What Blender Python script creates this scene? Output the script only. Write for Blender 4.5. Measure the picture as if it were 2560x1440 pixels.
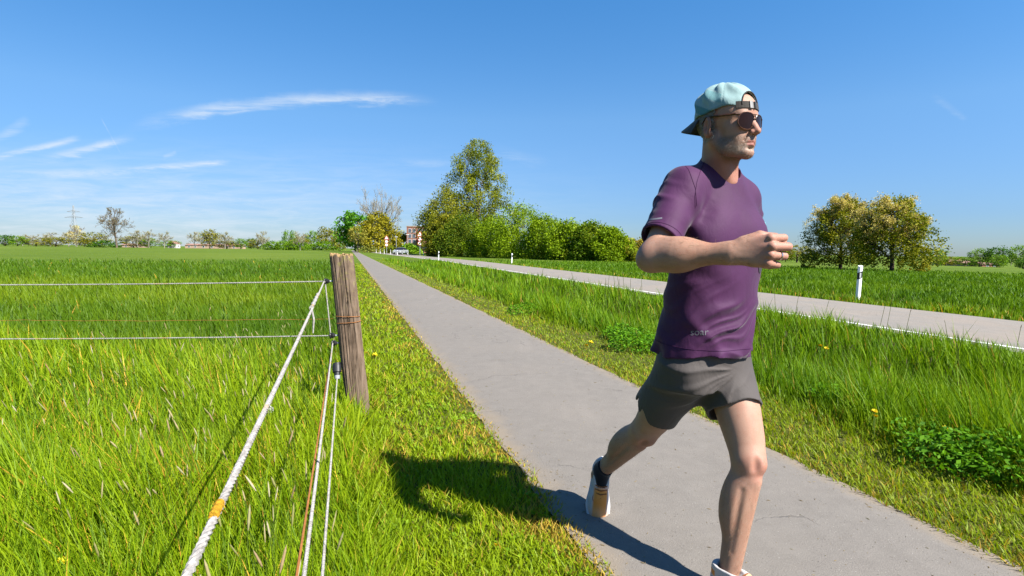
import bpy, bmesh, math
import numpy as np
from mathutils import Vector, Matrix
from mathutils.bvhtree import BVHTree

scene = bpy.context.scene
for o in list(bpy.data.objects):
    bpy.data.objects.remove(o)
R = math.radians
COL = scene.collection

# ---------------------------------------------------------------- camera
CAM_H = 1.2
FPX = 1400.0                       # focal length in pixels of a 2560 wide frame
PITCH, ROLL = R(3.84), R(0.75)
cam_data = bpy.data.cameras.new('camera')
cam_data.sensor_width = 36.0
cam_data.lens = 36.0 * FPX / 2560.0
cam_data.clip_start = 0.05
cam_data.clip_end = 20000.0
cam = bpy.data.objects.new('camera', cam_data)
COL.objects.link(cam)
_r0 = np.array([1.0, 0, 0]); _f0 = np.array([0, math.cos(PITCH), -math.sin(PITCH)]); _u0 = np.array([0, math.sin(PITCH), math.cos(PITCH)])
CR = math.cos(ROLL) * _r0 + math.sin(ROLL) * _u0
CU = -math.sin(ROLL) * _r0 + math.cos(ROLL) * _u0
CF = _f0
CP = np.array([0, 0, CAM_H])
m = Matrix.Identity(4)
for i in range(3):
    m[i][0], m[i][1], m[i][2], m[i][3] = CR[i], CU[i], -CF[i], CP[i]
cam.matrix_world = m
scene.camera = cam

def ray(px, py):
    return CF + (px - 1280.0) / FPX * CR - (py - 720.0) / FPX * CU
def P(px, py, Y):
    """the place in the world seen at (px, py) of the photo at depth Y"""
    d = ray(px, py)
    return CP + d * (Y / d[1])
def G(px, py, z=0.0):
    d = ray(px, py)
    return CP + d * ((z - CAM_H) / d[2])

# ---------------------------------------------------------------- light
SUN = np.array([0.567, -0.443, 0.695]); SUN /= np.linalg.norm(SUN)
sd = bpy.data.lights.new('sun', 'SUN')
sd.energy = 5.0
sd.angle = R(0.53)
sd.color = (1.0, 0.955, 0.88)
sun = bpy.data.objects.new('sun', sd)
sun.rotation_euler = Vector(SUN).to_track_quat('Z', 'Y').to_euler()
sun.location = (8, -8, 12)
COL.objects.link(sun)

world = bpy.data.worlds.new('World')
scene.world = world
world.use_nodes = True
NT = world.node_tree
NT.nodes.clear()
class N:
    """tiny expression builder for shader nodes"""
    def __init__(s, nt): s.nt = nt
    def new(s, t, **kw):
        n = s.nt.nodes.new(t)
        for k, v in kw.items(): setattr(n, k, v)
        return n
    def put(s, sock, v):
        if isinstance(v, bpy.types.NodeSocket): s.nt.links.new(v, sock)
        elif v is not None:
            if hasattr(sock, 'default_value') and hasattr(sock.default_value, '__len__') and not hasattr(v, '__len__'):
                sock.default_value = [v] * len(sock.default_value)
            elif hasattr(v, '__len__') and len(v) == 3 and len(sock.default_value) == 4:
                sock.default_value = (*v, 1.0)
            else: sock.default_value = v
    def m(s, op, a, b=None, c=None, clamp=False):
        n = s.new('ShaderNodeMath', operation=op, use_clamp=clamp)
        for i, v in enumerate((a, b, c)):
            if v is not None: s.put(n.inputs[i], v)
        return n.outputs[0]
    def mix(s, f, a, b, blend='MIX'):
        n = s.new('ShaderNodeMix', data_type='RGBA', blend_type=blend)
        s.put(n.inputs[0], f); s.put(n.inputs[6], a); s.put(n.inputs[7], b)
        return n.outputs[2]
    def noise(s, vec, scale, detail=4.0, rough=0.55, dist=0.0):
        n = s.new('ShaderNodeTexNoise')
        if vec is not None: s.put(n.inputs['Vector'], vec)
        s.put(n.inputs['Scale'], scale); s.put(n.inputs['Detail'], detail); s.put(n.inputs['Roughness'], rough); s.put(n.inputs['Distortion'], dist)
        return n.outputs['Fac']
    def ramp(s, f, stops):
        n = s.new('ShaderNodeValToRGB')
        while len(n.color_ramp.elements) < len(stops): n.color_ramp.elements.new(0.5)
        for e, (p, c) in zip(n.color_ramp.elements, stops):
            e.position = p; e.color = (*c, 1.0) if hasattr(c, '__len__') else (c, c, c, 1.0)
        s.put(n.inputs[0], f)
        return n.outputs[0]
    def smooth(s, v, lo, hi):
        n = s.new('ShaderNodeMapRange', interpolation_type='SMOOTHSTEP')
        s.put(n.inputs[0], v); s.put(n.inputs[1], lo); s.put(n.inputs[2], hi)
        return n.outputs[0]
    def mapping(s, vec, scale=(1, 1, 1), rot=(0, 0, 0), loc=(0, 0, 0)):
        n = s.new('ShaderNodeMapping')
        s.put(n.inputs['Vector'], vec); n.inputs['Scale'].default_value = scale; n.inputs['Rotation'].default_value = rot; n.inputs['Location'].default_value = loc
        return n.outputs[0]
    def bump(s, h, strength, dist):
        n = s.new('ShaderNodeBump')
        s.put(n.inputs['Height'], h); n.inputs['Strength'].default_value = strength; n.inputs['Distance'].default_value = dist
        return n.outputs[0]

def build_sky():
    e = N(NT)
    out = e.new('ShaderNodeOutputWorld'); bg = e.new('ShaderNodeBackground')
    NT.links.new(bg.outputs[0], out.inputs[0])
    sky = e.new('ShaderNodeTexSky', sky_type='NISHITA')
    sky.sun_disc = False
    sky.sun_elevation = math.asin(SUN[2])
    sky.sun_rotation = math.atan2(SUN[0], SUN[1])
    sky.altitude = 60.0; sky.air_density = 1.0; sky.dust_density = 0.25; sky.ozone_density = 3.0
    hs = e.new('ShaderNodeHueSaturation'); hs.inputs['Saturation'].default_value = 1.22; hs.inputs['Value'].default_value = 1.0
    NT.links.new(sky.outputs[0], hs.inputs['Color'])
    tc = e.new('ShaderNodeTexCoord').outputs['Generated']
    sx = e.new('ShaderNodeSeparateXYZ'); NT.links.new(tc, sx.inputs[0])
    x, y, z = sx.outputs
    ys = e.m('MAXIMUM', y, 0.05)
    az = e.m('DIVIDE', x, ys); el = e.m('DIVIDE', z, ys)
    cb = e.new('ShaderNodeCombineXYZ'); e.put(cb.inputs[0], az); e.put(cb.inputs[1], el)
    uv = cb.outputs[0]
    n1 = e.noise(e.mapping(uv, (9, 70, 1), (0, 0, R(-7))), 1.0, 8, 0.68, 0.5)
    n2 = e.noise(uv, 9.0, 5, 0.6)
    front = e.smooth(y, 0.1, 0.3)
    def streak(p0, p1, w, amp, bend=0.0, soft=0.15):
        a = ray(*p0); b = ray(*p1)
        A = np.array([a[0] / a[1], a[2] / a[1]]); B = np.array([b[0] / b[1], b[2] / b[1]])
        L = np.linalg.norm(B - A); d = (B - A) / L; n = np.array([-d[1], d[0]])
        u = e.m('DIVIDE', e.m('ADD', e.m('MULTIPLY', e.m('SUBTRACT', az, A[0]), d[0]), e.m('MULTIPLY', e.m('SUBTRACT', el, A[1]), d[1])), L)
        v = e.m('ADD', e.m('MULTIPLY', e.m('SUBTRACT', az, A[0]), n[0]), e.m('MULTIPLY', e.m('SUBTRACT', el, A[1]), n[1]))
        # bend: parabola of height `bend` over the length, plus noise wobble
        arc = e.m('MULTIPLY', e.m('MULTIPLY', u, e.m('SUBTRACT', 1.0, u)), 4 * bend)
        v = e.m('ADD', e.m('SUBTRACT', v, arc), e.m('ADD', e.m('MULTIPLY', e.m('SUBTRACT', n2, 0.5), w * 1.4), e.m('MULTIPLY', e.m('SUBTRACT', n1, 0.5), w * 1.6)))
        q = e.m('ABSOLUTE', e.m('DIVIDE', v, w))
        prof = e.m('SUBTRACT', 1.0, e.smooth(q, 0.0, 1.0))
        ends = e.m('MULTIPLY', e.smooth(u, -0.02, soft + 0.1), e.m('SUBTRACT', 1.0, e.smooth(u, 1 - soft, 1.03)))
        tex = e.m('MULTIPLY_ADD', e.smooth(n1, 0.32, 0.68), 0.85, 0.15)
        return e.m('MULTIPLY', e.m('MULTIPLY', prof, ends), e.m('MULTIPLY', tex, amp))
    S = [streak((310, 322), (1090, 254), 0.016, 0.85, 0.0235, 0.22), streak((90, 402), (345, 340), 0.012, 0.95, 0, 0.35),
         streak((-30, 398), (200, 342), 0.008, 0.75), streak((280, 430), (575, 404), 0.008, 0.9), streak((-20, 352), (75, 300), 0.013, 0.4),
         streak((-120, 436), (470, 424), 0.011, 0.4, 0, 0.5), streak((950, 403), (1160, 412), 0.010, 0.22, 0, 0.4), streak((1210, 365), (1380, 415), 0.016, 0.18, 0, 0.4),
         streak((405, 395), (442, 380), 0.006, 0.4), streak((250, 290), (302, 385), 0.0018, 0.35), streak((2330, 235), (2420, 300), 0.01, 0.13)]
    tot = S[0]
    for s in S[1:]: tot = e.m('ADD', tot, s)
    # thin veil low over the left horizon
    veil = e.m('MULTIPLY', e.m('MULTIPLY', e.smooth(az, 0.35, -0.75), e.m('SUBTRACT', 1.0, e.smooth(el, 0.04, 0.215))), e.m('MULTIPLY_ADD', e.smooth(n1, 0.25, 0.8), 0.75, 0.12))
    tot = e.m('MULTIPLY', e.m('ADD', tot, veil), front, clamp=True)
    # a clear, well mixed lower sky: lift it slightly towards pale blue near the horizon
    skyc = e.mix(1.0, hs.outputs[0], e.ramp(z, [(0.0, (0.27, 0.35, 0.53)), (0.06, (0.30, 0.385, 0.56)), (0.22, (0.60, 0.65, 0.70)), (0.42, (0.53, 0.76, 0.84))]), 'MULTIPLY')
    tilt = e.m('MULTIPLY_ADD', x, 0.14, 0.97)              # sky colour graded by hand, a little brighter to the right
    cbt = e.new('ShaderNodeCombineXYZ')
    for k_ in range(3): e.put(cbt.inputs[k_], tilt)
    skyc = e.mix(1.0, skyc, cbt.outputs[0], 'MULTIPLY')
    c = e.mix(e.m('MULTIPLY', tot, 0.75), skyc, (3.5, 3.8, 4.1))
    e.put(bg.inputs[0], c)
    bg.inputs[1].default_value = 0.085
build_sky()

scene.view_settings.view_transform = 'Standard'
scene.view_settings.look = 'None'
scene.view_settings.exposure = 1.5
scene.view_settings.gamma = 1.0
scene.view_settings.use_curve_mapping = False
scene.render.engine = 'CYCLES'
scene.cycles.use_denoising = True
scene.cycles.max_bounces = 6
scene.cycles.diffuse_bounces = 3
scene.cycles.transmission_bounces = 4
scene.cycles.transparent_max_bounces = 8
scene.render.film_transparent = False

# ---------------------------------------------------------------- helpers
def tag(o, label=None, cat=None, group=None, kind=None):
    if label: o['label'] = label
    if cat: o['category'] = cat
    if group: o['group'] = group
    if kind: o['kind'] = kind
    return o
def empty(name, loc, label, cat, group=None, rz=0.0):
    o = bpy.data.objects.new(name, None)
    o.empty_display_size = 0.2
    o.location = loc; o.rotation_euler = (0, 0, rz)
    COL.objects.link(o)
    return tag(o, label, cat, group)
def place(name, mesh, parent=None, mat=None):
    o = bpy.data.objects.new(name, mesh)
    COL.objects.link(o)
    if parent is not None: o.parent = parent
    if mat is not None and not mesh.materials: mesh.materials.append(mat)
    return o
def copy_tree(o, parent=None):
    c = o.copy(); COL.objects.link(c); c.parent = parent
    for ch in [k for k in bpy.data.objects if k.parent == o]:
        copy_tree(ch, c)
    return c
def np_mesh(name, verts, faces_flat, starts, cols=None, mats=None, matidx=None):
    me = bpy.data.meshes.new(name)
    verts = np.ascontiguousarray(verts, dtype=np.float32)
    me.vertices.add(len(verts)); me.vertices.foreach_set('co', verts.ravel())
    faces_flat = np.ascontiguousarray(faces_flat, dtype=np.int32).ravel()
    me.loops.add(len(faces_flat)); me.loops.foreach_set('vertex_index', faces_flat)
    starts = np.ascontiguousarray(starts, dtype=np.int32)
    me.polygons.add(len(starts)); me.polygons.foreach_set('loop_start', starts)
    if cols is not None:
        a = me.attributes.new('col', 'FLOAT_COLOR', 'POINT')
        c4 = np.ones((len(verts), 4), dtype=np.float32); c4[:, :3] = cols
        a.data.foreach_set('color', c4.ravel())
    for mm in (mats or []): me.materials.append(mm)
    if matidx is not None: me.polygons.foreach_set('material_index', np.ascontiguousarray(matidx, dtype=np.int32))
    me.update(calc_edges=True)
    return me
def quads(name, verts, faces, cols=None, mats=None):
    f = np.asarray(faces, dtype=np.int32)
    return np_mesh(name, verts, f, np.arange(len(f)) * f.shape[1], cols, mats)
def bm_mesh(name, bm, mat=None, smooth=False):
    me = bpy.data.meshes.new(name)
    bmesh.ops.recalc_face_normals(bm, faces=bm.faces)
    bm.to_mesh(me); bm.free()
    if not smooth:
        me.shade_flat()
    if mat: me.materials.append(mat)
    return me
def bm_box(bm, c, s, rot=None, bevel=0.0):
    r = bmesh.ops.create_cube(bm, size=1.0)
    vs = r['verts']
    bmesh.ops.scale(bm, vec=s, verts=vs)
    if bevel > 0:
        es = list({e for v in vs for e in v.link_edges})
        rb = bmesh.ops.bevel(bm, geom=es, offset=bevel, segments=2, affect='EDGES', profile=0.5)
        vs = list({v for f in rb['faces'] for v in f.verts} | {v for v in vs if v.is_valid})
    if rot is not None: bmesh.ops.rotate(bm, cent=(0, 0, 0), matrix=rot, verts=vs)
    bmesh.ops.translate(bm, vec=c, verts=vs)
    return vs
def tube_arrays(p0, p1, r0, r1, n=6):
    """tapered open tubes, vectorised"""
    p0 = np.asarray(p0, float); p1 = np.asarray(p1, float); r0 = np.asarray(r0, float); r1 = np.asarray(r1, float)
    d = p1 - p0; d /= np.maximum(np.linalg.norm(d, axis=1, keepdims=True), 1e-9)
    ref = np.where(np.abs(d[:, 2:3]) < 0.9, np.array([[0, 0, 1.0]]), np.array([[1.0, 0, 0]]))
    a = np.cross(d, ref); a /= np.linalg.norm(a, axis=1, keepdims=True); b = np.cross(d, a)
    th = np.arange(n) * 2 * np.pi / n
    ring = a[:, None, :] * np.cos(th)[None, :, None] + b[:, None, :] * np.sin(th)[None, :, None]
    v0 = p0[:, None, :] + ring * r0[:, None, None]; v1 = p1[:, None, :] + ring * r1[:, None, None]
    V = np.concatenate([v0, v1], axis=1).reshape(-1, 3)
    k = np.arange(n); k2 = (k + 1) % n
    f = np.stack([k, k2, k2 + n, k + n], 1)
    F = (np.arange(len(p0))[:, None, None] * 2 * n + f[None]).reshape(-1, 4)
    return V, F
def sweep(path, radii, n=8, cap=True, twist=0.0):
    """one smooth tube along a polyline"""
    path = np.asarray(path, float); K = len(path)
    radii = np.broadcast_to(np.asarray(radii, float), (K,))
    t = np.gradient(path, axis=0); t /= np.linalg.norm(t, axis=1, keepdims=True)
    ref = np.array([0, 0, 1.0]) if abs(t[0][2]) < 0.9 else np.array([1.0, 0, 0])
    a = np.cross(t[0], ref); a /= np.linalg.norm(a)
    V = []
    for i in range(K):
        a = a - t[i] * a.dot(t[i]); a /= np.linalg.norm(a); b = np.cross(t[i], a)
        th = np.arange(n) * 2 * np.pi / n + twist * i
        V.append(path[i] + radii[i] * (np.cos(th)[:, None] * a + np.sin(th)[:, None] * b))
    V = np.concatenate(V)
    F = []
    for i in range(K - 1):
        for k in range(n):
            F.append((i * n + k, i * n + (k + 1) % n, (i + 1) * n + (k + 1) % n, (i + 1) * n + k))
    faces = [tuple(f) for f in F]
    if cap: faces += [tuple(range(n))[::-1], tuple(range((K - 1) * n, K * n))]
    return V, faces
def py_mesh(name, V, F, mat=None):
    me = bpy.data.meshes.new(name)
    me.from_pydata([tuple(v) for v in V], [], F)
    me.update()
    if mat: me.materials.append(mat)
    return me
def vnoise(x, y, scale, seed=0, octaves=3):
    """value noise 0..1 on arrays"""
    out = np.zeros(np.shape(x)); amp = 1.0; tot = 0.0
    for o in range(octaves):
        xs = np.asarray(x) * scale; ys = np.asarray(y) * scale
        xi = np.floor(xs).astype(np.int64); yi = np.floor(ys).astype(np.int64); fx = xs - xi; fy = ys - yi
        fx = fx * fx * (3 - 2 * fx); fy = fy * fy * (3 - 2 * fy)
        def h(a, b):
            n = (a * 374761393 + b * 668265263 + (seed + o * 101) * 974634777) & 0xFFFFFFFF
            n = ((n ^ (n >> 13)) * 1274126177) & 0xFFFFFFFF
            return ((n ^ (n >> 16)) & 0xFFFF) / 65535.0
        v = (h(xi, yi) * (1 - fx) + h(xi + 1, yi) * fx) * (1 - fy) + (h(xi, yi + 1) * (1 - fx) + h(xi + 1, yi + 1) * fx) * fy
        out += v * amp; tot += amp; amp *= 0.5; scale *= 2.03
    return out / tot
def sstep(a, b, x):
    t = np.clip((np.asarray(x, float) - a) / (b - a), 0, 1)
    return t * t * (3 - 2 * t)

# ---------------------------------------------------------------- materials
def new_mat(name):
    mt = bpy.data.materials.new(name); mt.use_nodes = True
    mt.node_tree.nodes.clear()
    e = N(mt.node_tree)
    out = e.new('ShaderNodeOutputMaterial')
    return mt, e, out
ALB = 0.68                          # albedo scale that goes with the exposure above
def principled(e, out, color, rough=0.6, spec=0.5, metal=0.0, normal=None, alb=ALB, **kw):
    b = e.new('ShaderNodeBsdfPrincipled')
    color = e.mix(1.0, color, (alb, alb, alb), 'MULTIPLY') if isinstance(color, bpy.types.NodeSocket) else tuple(c * alb for c in color)
    e.put(b.inputs['Base Color'], color); e.put(b.inputs['Roughness'], rough)
    b.inputs['Specular IOR Level'].default_value = spec
    e.put(b.inputs['Metallic'], metal)
    if normal is not None: e.put(b.inputs['Normal'], normal)
    for k, v in kw.items(): e.put(b.inputs[k.replace('_', ' ')], v)
    e.nt.links.new(b.outputs[0], out.inputs[0])
    return b
def simple_mat(name, color, rough=0.6, spec=0.4, metal=0.0, var=0.12, scale=6.0, bump=0.0, alb=ALB):
    mt, e, out = new_mat(name)
    tc = e.new('ShaderNodeTexCoord').outputs['Object']
    n = e.noise(tc, scale, 5, 0.6)
    c0 = tuple(c * (1 - var) for c in color); c1 = tuple(min(1, c * (1 + var)) for c in color)
    nor = e.bump(n, bump, 0.01) if bump else None
    principled(e, out, e.ramp(n, [(0.3, c0), (0.7, c1)]), rough, spec, metal, nor, alb)
    return mt
def leaf_mat(name, trans=0.35, rough=0.5, spec=0.25):
    """plant matter whose colour is stored per leaf"""
    mt, e, out = new_mat(name)
    a = e.new('ShaderNodeAttribute'); a.attribute_name = 'col'
    ac = e.mix(1.0, a.outputs['Color'], (ALB, ALB, ALB), 'MULTIPLY')
    p = e.new('ShaderNodeBsdfPrincipled'); e.put(p.inputs['Base Color'], ac)
    p.inputs['Roughness'].default_value = rough; p.inputs['Specular IOR Level'].default_value = spec
    t = e.new('ShaderNodeBsdfTranslucent')
    e.put(t.inputs[0], e.mix(1.0, ac, (1.15, 1.1, 0.55), 'MULTIPLY'))
    mx = e.new('ShaderNodeMixShader'); mx.inputs[0].default_value = trans
    mt.node_tree.links.new(p.outputs[0], mx.inputs[1]); mt.node_tree.links.new(t.outputs[0], mx.inputs[2])
    mt.node_tree.links.new(mx.outputs[0], out.inputs[0])
    return mt
MAT_GRASS = leaf_mat('grass_blades', 0.38, 0.5, 0.16)
MAT_LEAF = leaf_mat('leaves', 0.35, 0.6, 0.12)
MAT_BARK = simple_mat('bark', (0.16, 0.125, 0.09), 0.9, 0.1, var=0.35, scale=3.0)
MAT_PALEBARK = simple_mat('pale_bark', (0.30, 0.27, 0.22), 0.9, 0.1, var=0.25, scale=2.0)
# ================================================================ terrain
SL = 0.29                                        # the path runs along X = c - SL * Y
PATH_L, PATH_R = 0.92, 2.58
def road_near(Y):                                 # X of the near road edge
    Y = np.asarray(Y, float)
    return np.where(Y < 60, 8.15 - 0.268 * Y, 8.15 - 0.268 * 60 - 0.32 * (Y - 60))
def road_far(Y):
    Y = np.asarray(Y, float)
    return np.where(Y < 60, 12.1 - 0.262 * Y, 12.1 - 0.262 * 60 - 0.316 * (Y - 60))
def s_of(X, Y): return X + SL * Y
def profile_fields(X, Y):
    """z of the bare ground"""
    X = np.asarray(X, float); Y = np.asarray(Y, float)
    s = s_of(X, Y)
    rn = np.maximum(road_near(Y) + SL * Y, PATH_R + 2.5); rf = np.maximum(road_far(Y) + SL * Y, rn + 3.2)
    q = np.clip((s - PATH_R) / (rn - PATH_R), 0, 1)      # 0 at path, 1 at road
    ditch = -0.42 * np.exp(-((q - 0.52) / 0.2) ** 2) * (1 - sstep(60, 120, Y))
    z = np.where((s > PATH_R) & (s < rn), ditch, 0.0)
    t = s - rf
    z = np.where(t > 0, -0.10 * np.exp(-((t - 1.6) / 0.9) ** 2) + 0.0, z)
    z = z - 0.012 * np.clip(t - 20, 0, 183)               # the right hand field falls away
    left = np.clip(-s, 0, 1e9)
    z = np.where(s < 0, -0.04 * sstep(0, 1.2, left), z)
    return z
def build_ground():
    Ys = np.concatenate([np.arange(-30, 0, 3), np.arange(0, 30, 0.5), np.arange(30, 80, 2), np.arange(80, 260, 10), [300, 400, 600, 900, 1500, 3000, 6000]]).astype(float)
    rows = []
    for Y in Ys:
        rn = max(float(road_near(Y)) + SL * Y, PATH_R + 2.5); rf = max(float(road_far(Y)) + SL * Y, rn + 3.2)
        s = np.concatenate([[-6000, -2500, -1000, -400, -150, -60, -30, -15, -8, -4, -2, -1.2, -0.8, -0.4, 0, 0.45, PATH_L, 1.75, PATH_R],
                            PATH_R + (rn - PATH_R) * np.linspace(0.06, 0.97, 18), [rn, (rn + rf) / 2, rf, rf + 0.4, rf + 0.8, rf + 1.2, rf + 1.6, rf + 2, rf + 2.5, rf + 3.2, rf + 5, rf + 10, rf + 20, rf + 40, rf + 80, rf + 150, rf + 203, rf + 500, rf + 1500, rf + 6000]])
        X = s - SL * Y
        Z = profile_fields(X, np.full_like(X, Y))
        rows.append(np.stack([X, np.full_like(X, Y), Z], 1))
    V = np.array(rows); nr, nc = V.shape[:2]
    idx = np.arange(nr * nc).reshape(nr, nc)
    F = np.stack([idx[:-1, :-1], idx[:-1, 1:], idx[1:, 1:], idx[1:, :-1]], -1).reshape(-1, 4)
    mt, e, out = new_mat('field_ground')
    tc = e.new('ShaderNodeTexCoord').outputs['Object']
    sx = e.new('ShaderNodeSeparateXYZ'); e.put(sx.inputs[0], tc)
    n_big = e.noise(tc, 0.035, 4, 0.6); n_mid = e.noise(e.mapping(tc, (0.5, 1.6, 1)), 0.6, 5, 0.65); n_fine = e.noise(tc, 14.0, 4, 0.7)
    crop = e.ramp(n_mid, [(0.25, (0.065, 0.115, 0.009)), (0.5, (0.105, 0.165, 0.013)), (0.75, (0.145, 0.215, 0.018))])
    crop = e.mix(e.smooth(n_big, 0.42, 0.68), crop, (0.15, 0.205, 0.022))
    n_str = e.noise(e.mapping(tc, (0.02, 0.3, 1)), 1.0, 3, 0.5)
    crop = e.mix(e.m('MULTIPLY', e.smooth(n_str, 0.5, 0.62), 0.35), crop, (0.07, 0.13, 0.010))
    soil = e.ramp(n_fine, [(0.3, (0.055, 0.065, 0.010)), (0.55, (0.11, 0.12, 0.02)), (0.8, (0.22, 0.19, 0.06))])
    r = e.m('SQRT', e.m('ADD', e.m('MULTIPLY', sx.outputs[0], sx.outputs[0]), e.m('MULTIPLY', sx.outputs[1], sx.outputs[1])))
    far = e.smooth(r, 14.0, 45.0)                 # thatch and soil under the built blades, the closed sward beyond
    col = e.mix(far, soil, crop)
    principled(e, out, col, 0.95, 0.1, 0.0, e.bump(e.noise(tc, 3.0, 6, 0.7), 0.9, 0.12))
    g = place('ground', quads('ground', V.reshape(-1, 3), F, None, [mt]))
    tag(g, kind='structure')

def strip(name, left, right, Ys, z, mat, cols=7, rag=0.0, seed=1, crown=0.0):
    Ys = np.asarray(Ys, float); t = np.linspace(0, 1, cols)
    L = left(Ys) + rag * (vnoise(Ys, Ys * 0 + seed, 2.3, seed, 4) - 0.5) * 2; Rr = right(Ys) + rag * (vnoise(Ys, Ys * 0 + seed + 9, 2.3, seed + 5, 4) - 0.5) * 2
    X = L[:, None] + (Rr - L)[:, None] * t[None]
    Z = z + crown * (1 - np.abs(2 * t - 1) ** 3)
    V = np.stack([X, np.repeat(Ys[:, None], cols, 1), np.broadcast_to(Z, X.shape)], -1)
    nr, nc = V.shape[:2]; idx = np.arange(nr * nc).reshape(nr, nc)
    F = np.stack([idx[:-1, :-1], idx[:-1, 1:], idx[1:, 1:], idx[1:, :-1]], -1).reshape(-1, 4)
    o = place(name, quads(name, V.reshape(-1, 3), F, None, [mat]))
    return o

def asphalt(name, c_lo, c_hi, tint, speck=0.5, rim=False):
    mt, e, out = new_mat(name)
    tc = e.new('ShaderNodeTexCoord').outputs['Object']
    fine = e.noise(tc, 160.0, 3, 0.75); mid = e.noise(tc, 9.0, 5, 0.65); big = e.noise(tc, 0.7, 4, 0.6)
    streaks = e.noise(e.mapping(tc, (3.2, 0.5, 1), (0, 0, R(-16))), 1.0, 4, 0.6)
    base = e.ramp(e.m('ADD', e.m('MULTIPLY', fine, 0.6), e.m('MULTIPLY', mid, 0.4)), [(0.25, c_lo), (0.75, c_hi)])
    base = e.mix(e.m('MULTIPLY', e.smooth(big, 0.35, 0.7), 0.55), base, tint)
    base = e.mix(e.m('MULTIPLY', e.smooth(streaks, 0.5, 0.75), 0.3), base, tuple(c * 1.25 for c in tint))
    vor = e.new('ShaderNodeTexVoronoi'); e.put(vor.inputs['Vector'], tc); vor.inputs['Scale'].default_value = 70.0
    white = e.m('MULTIPLY', e.m('LESS_THAN', vor.outputs['Distance'], 0.17), e.m('GREATER_THAN', e.noise(tc, 23.0, 2), 0.56))
    base = e.mix(e.m('MULTIPLY', white, speck), base, (0.42, 0.40, 0.36))
    dark = e.m('MULTIPLY', e.m('LESS_THAN', vor.outputs['Distance'], 0.2), e.m('LESS_THAN', e.noise(tc, 17.0, 2), 0.43))
    base = e.mix(e.m('MULTIPLY', dark, 0.6), base, tuple(c * 0.45 for c in c_lo))
    cv = e.new('ShaderNodeTexVoronoi', feature='DISTANCE_TO_EDGE'); wob = e.new('ShaderNodeVectorMath', operation='ADD')
    nz = e.new('ShaderNodeTexNoise'); e.put(nz.inputs['Vector'], tc); nz.inputs['Scale'].default_value = 2.2; nz.inputs['Detail'].default_value = 5
    sc_ = e.new('ShaderNodeVectorMath', operation='SCALE'); e.put(sc_.inputs[0], nz.outputs['Color']); sc_.inputs['Scale'].default_value = 0.9
    e.put(wob.inputs[0], tc); e.put(wob.inputs[1], sc_.outputs[0]); e.put(cv.inputs['Vector'], wob.outputs[0]); cv.inputs['Scale'].default_value = 0.55
    crack = e.m('MULTIPLY', e.m('SUBTRACT', 1.0, e.smooth(cv.outputs['Distance'], 0.0015, 0.006)), e.smooth(e.noise(tc, 0.9, 3), 0.50, 0.60))
    base = e.mix(e.m('MULTIPLY', crack, 0.35), base, tuple(c * 0.4 for c in c_lo))
    stain = e.smooth(e.noise(tc, 2.6, 5, 0.7, 0.6), 0.58, 0.72)
    base = e.mix(e.m('MULTIPLY', stain, 0.28), base, tuple(c * 0.62 for c in tint))
    sxy = e.new('ShaderNodeSeparateXYZ'); e.put(sxy.inputs[0], tc)
    if rim:
        sp_ = e.m('ADD', e.m('MULTIPLY_ADD', sxy.outputs[1], SL, sxy.outputs[0]), e.m('MULTIPLY', e.m('SUBTRACT', e.noise(tc, 5.0, 5, 0.7), 0.5), 0.34))
        ed = e.m('ADD', e.m('SUBTRACT', 1.0, e.smooth(sp_, PATH_L + 0.0, PATH_L + 0.20)), e.smooth(sp_, PATH_R - 0.15, PATH_R + 0.0))
        base = e.mix(e.m('MULTIPLY', ed, 0.6), base, (0.30, 0.235, 0.16))
    h = e.m('SUBTRACT', e.m('ADD', e.m('MULTIPLY', fine, 0.7), e.m('MULTIPLY', mid, 0.5)), crack)
    principled(e, out, base, 0.88, 0.25, 0.0, e.bump(h, 0.55, 0.006))
    return mt
build_ground()
_Yp = np.concatenate([np.arange(-6, 12, 0.06), np.arange(12, 40, 0.4), np.arange(40, 330, 5)])
MAT_PATH = asphalt('path_asphalt', (0.160, 0.143, 0.125), (0.272, 0.245, 0.215), (0.240, 0.211, 0.181), 0.5, True)
o = strip('cycle_path', lambda y: PATH_L - SL * y, lambda y: PATH_R - SL * y, _Yp, 0.006, MAT_PATH, 13, 0.035, 3, 0.018)
tag(o, kind='structure')
MAT_ROAD = asphalt('road_asphalt', (0.21, 0.19, 0.165), (0.31, 0.28, 0.245), (0.32, 0.26, 0.205), 0.25)
_Yr = np.concatenate([np.arange(-14, 60, 1.0), np.arange(60, 215, 4)])
o = strip('road', road_near, road_far, _Yr, 0.016, MAT_ROAD, 9, 0.0, 7, 0.05)
tag(o, kind='structure')
MAT_PAINT = simple_mat('road_paint', (0.62, 0.61, 0.58), 0.7, 0.2, var=0.16, scale=9.0, alb=1.0)
o = strip('road_edge_line', lambda y: road_near(y) + 0.22, lambda y: road_near(y) + 0.38, _Yr[_Yr < 120], 0.0345, MAT_PAINT, 2)
tag(o, kind='structure')

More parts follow.
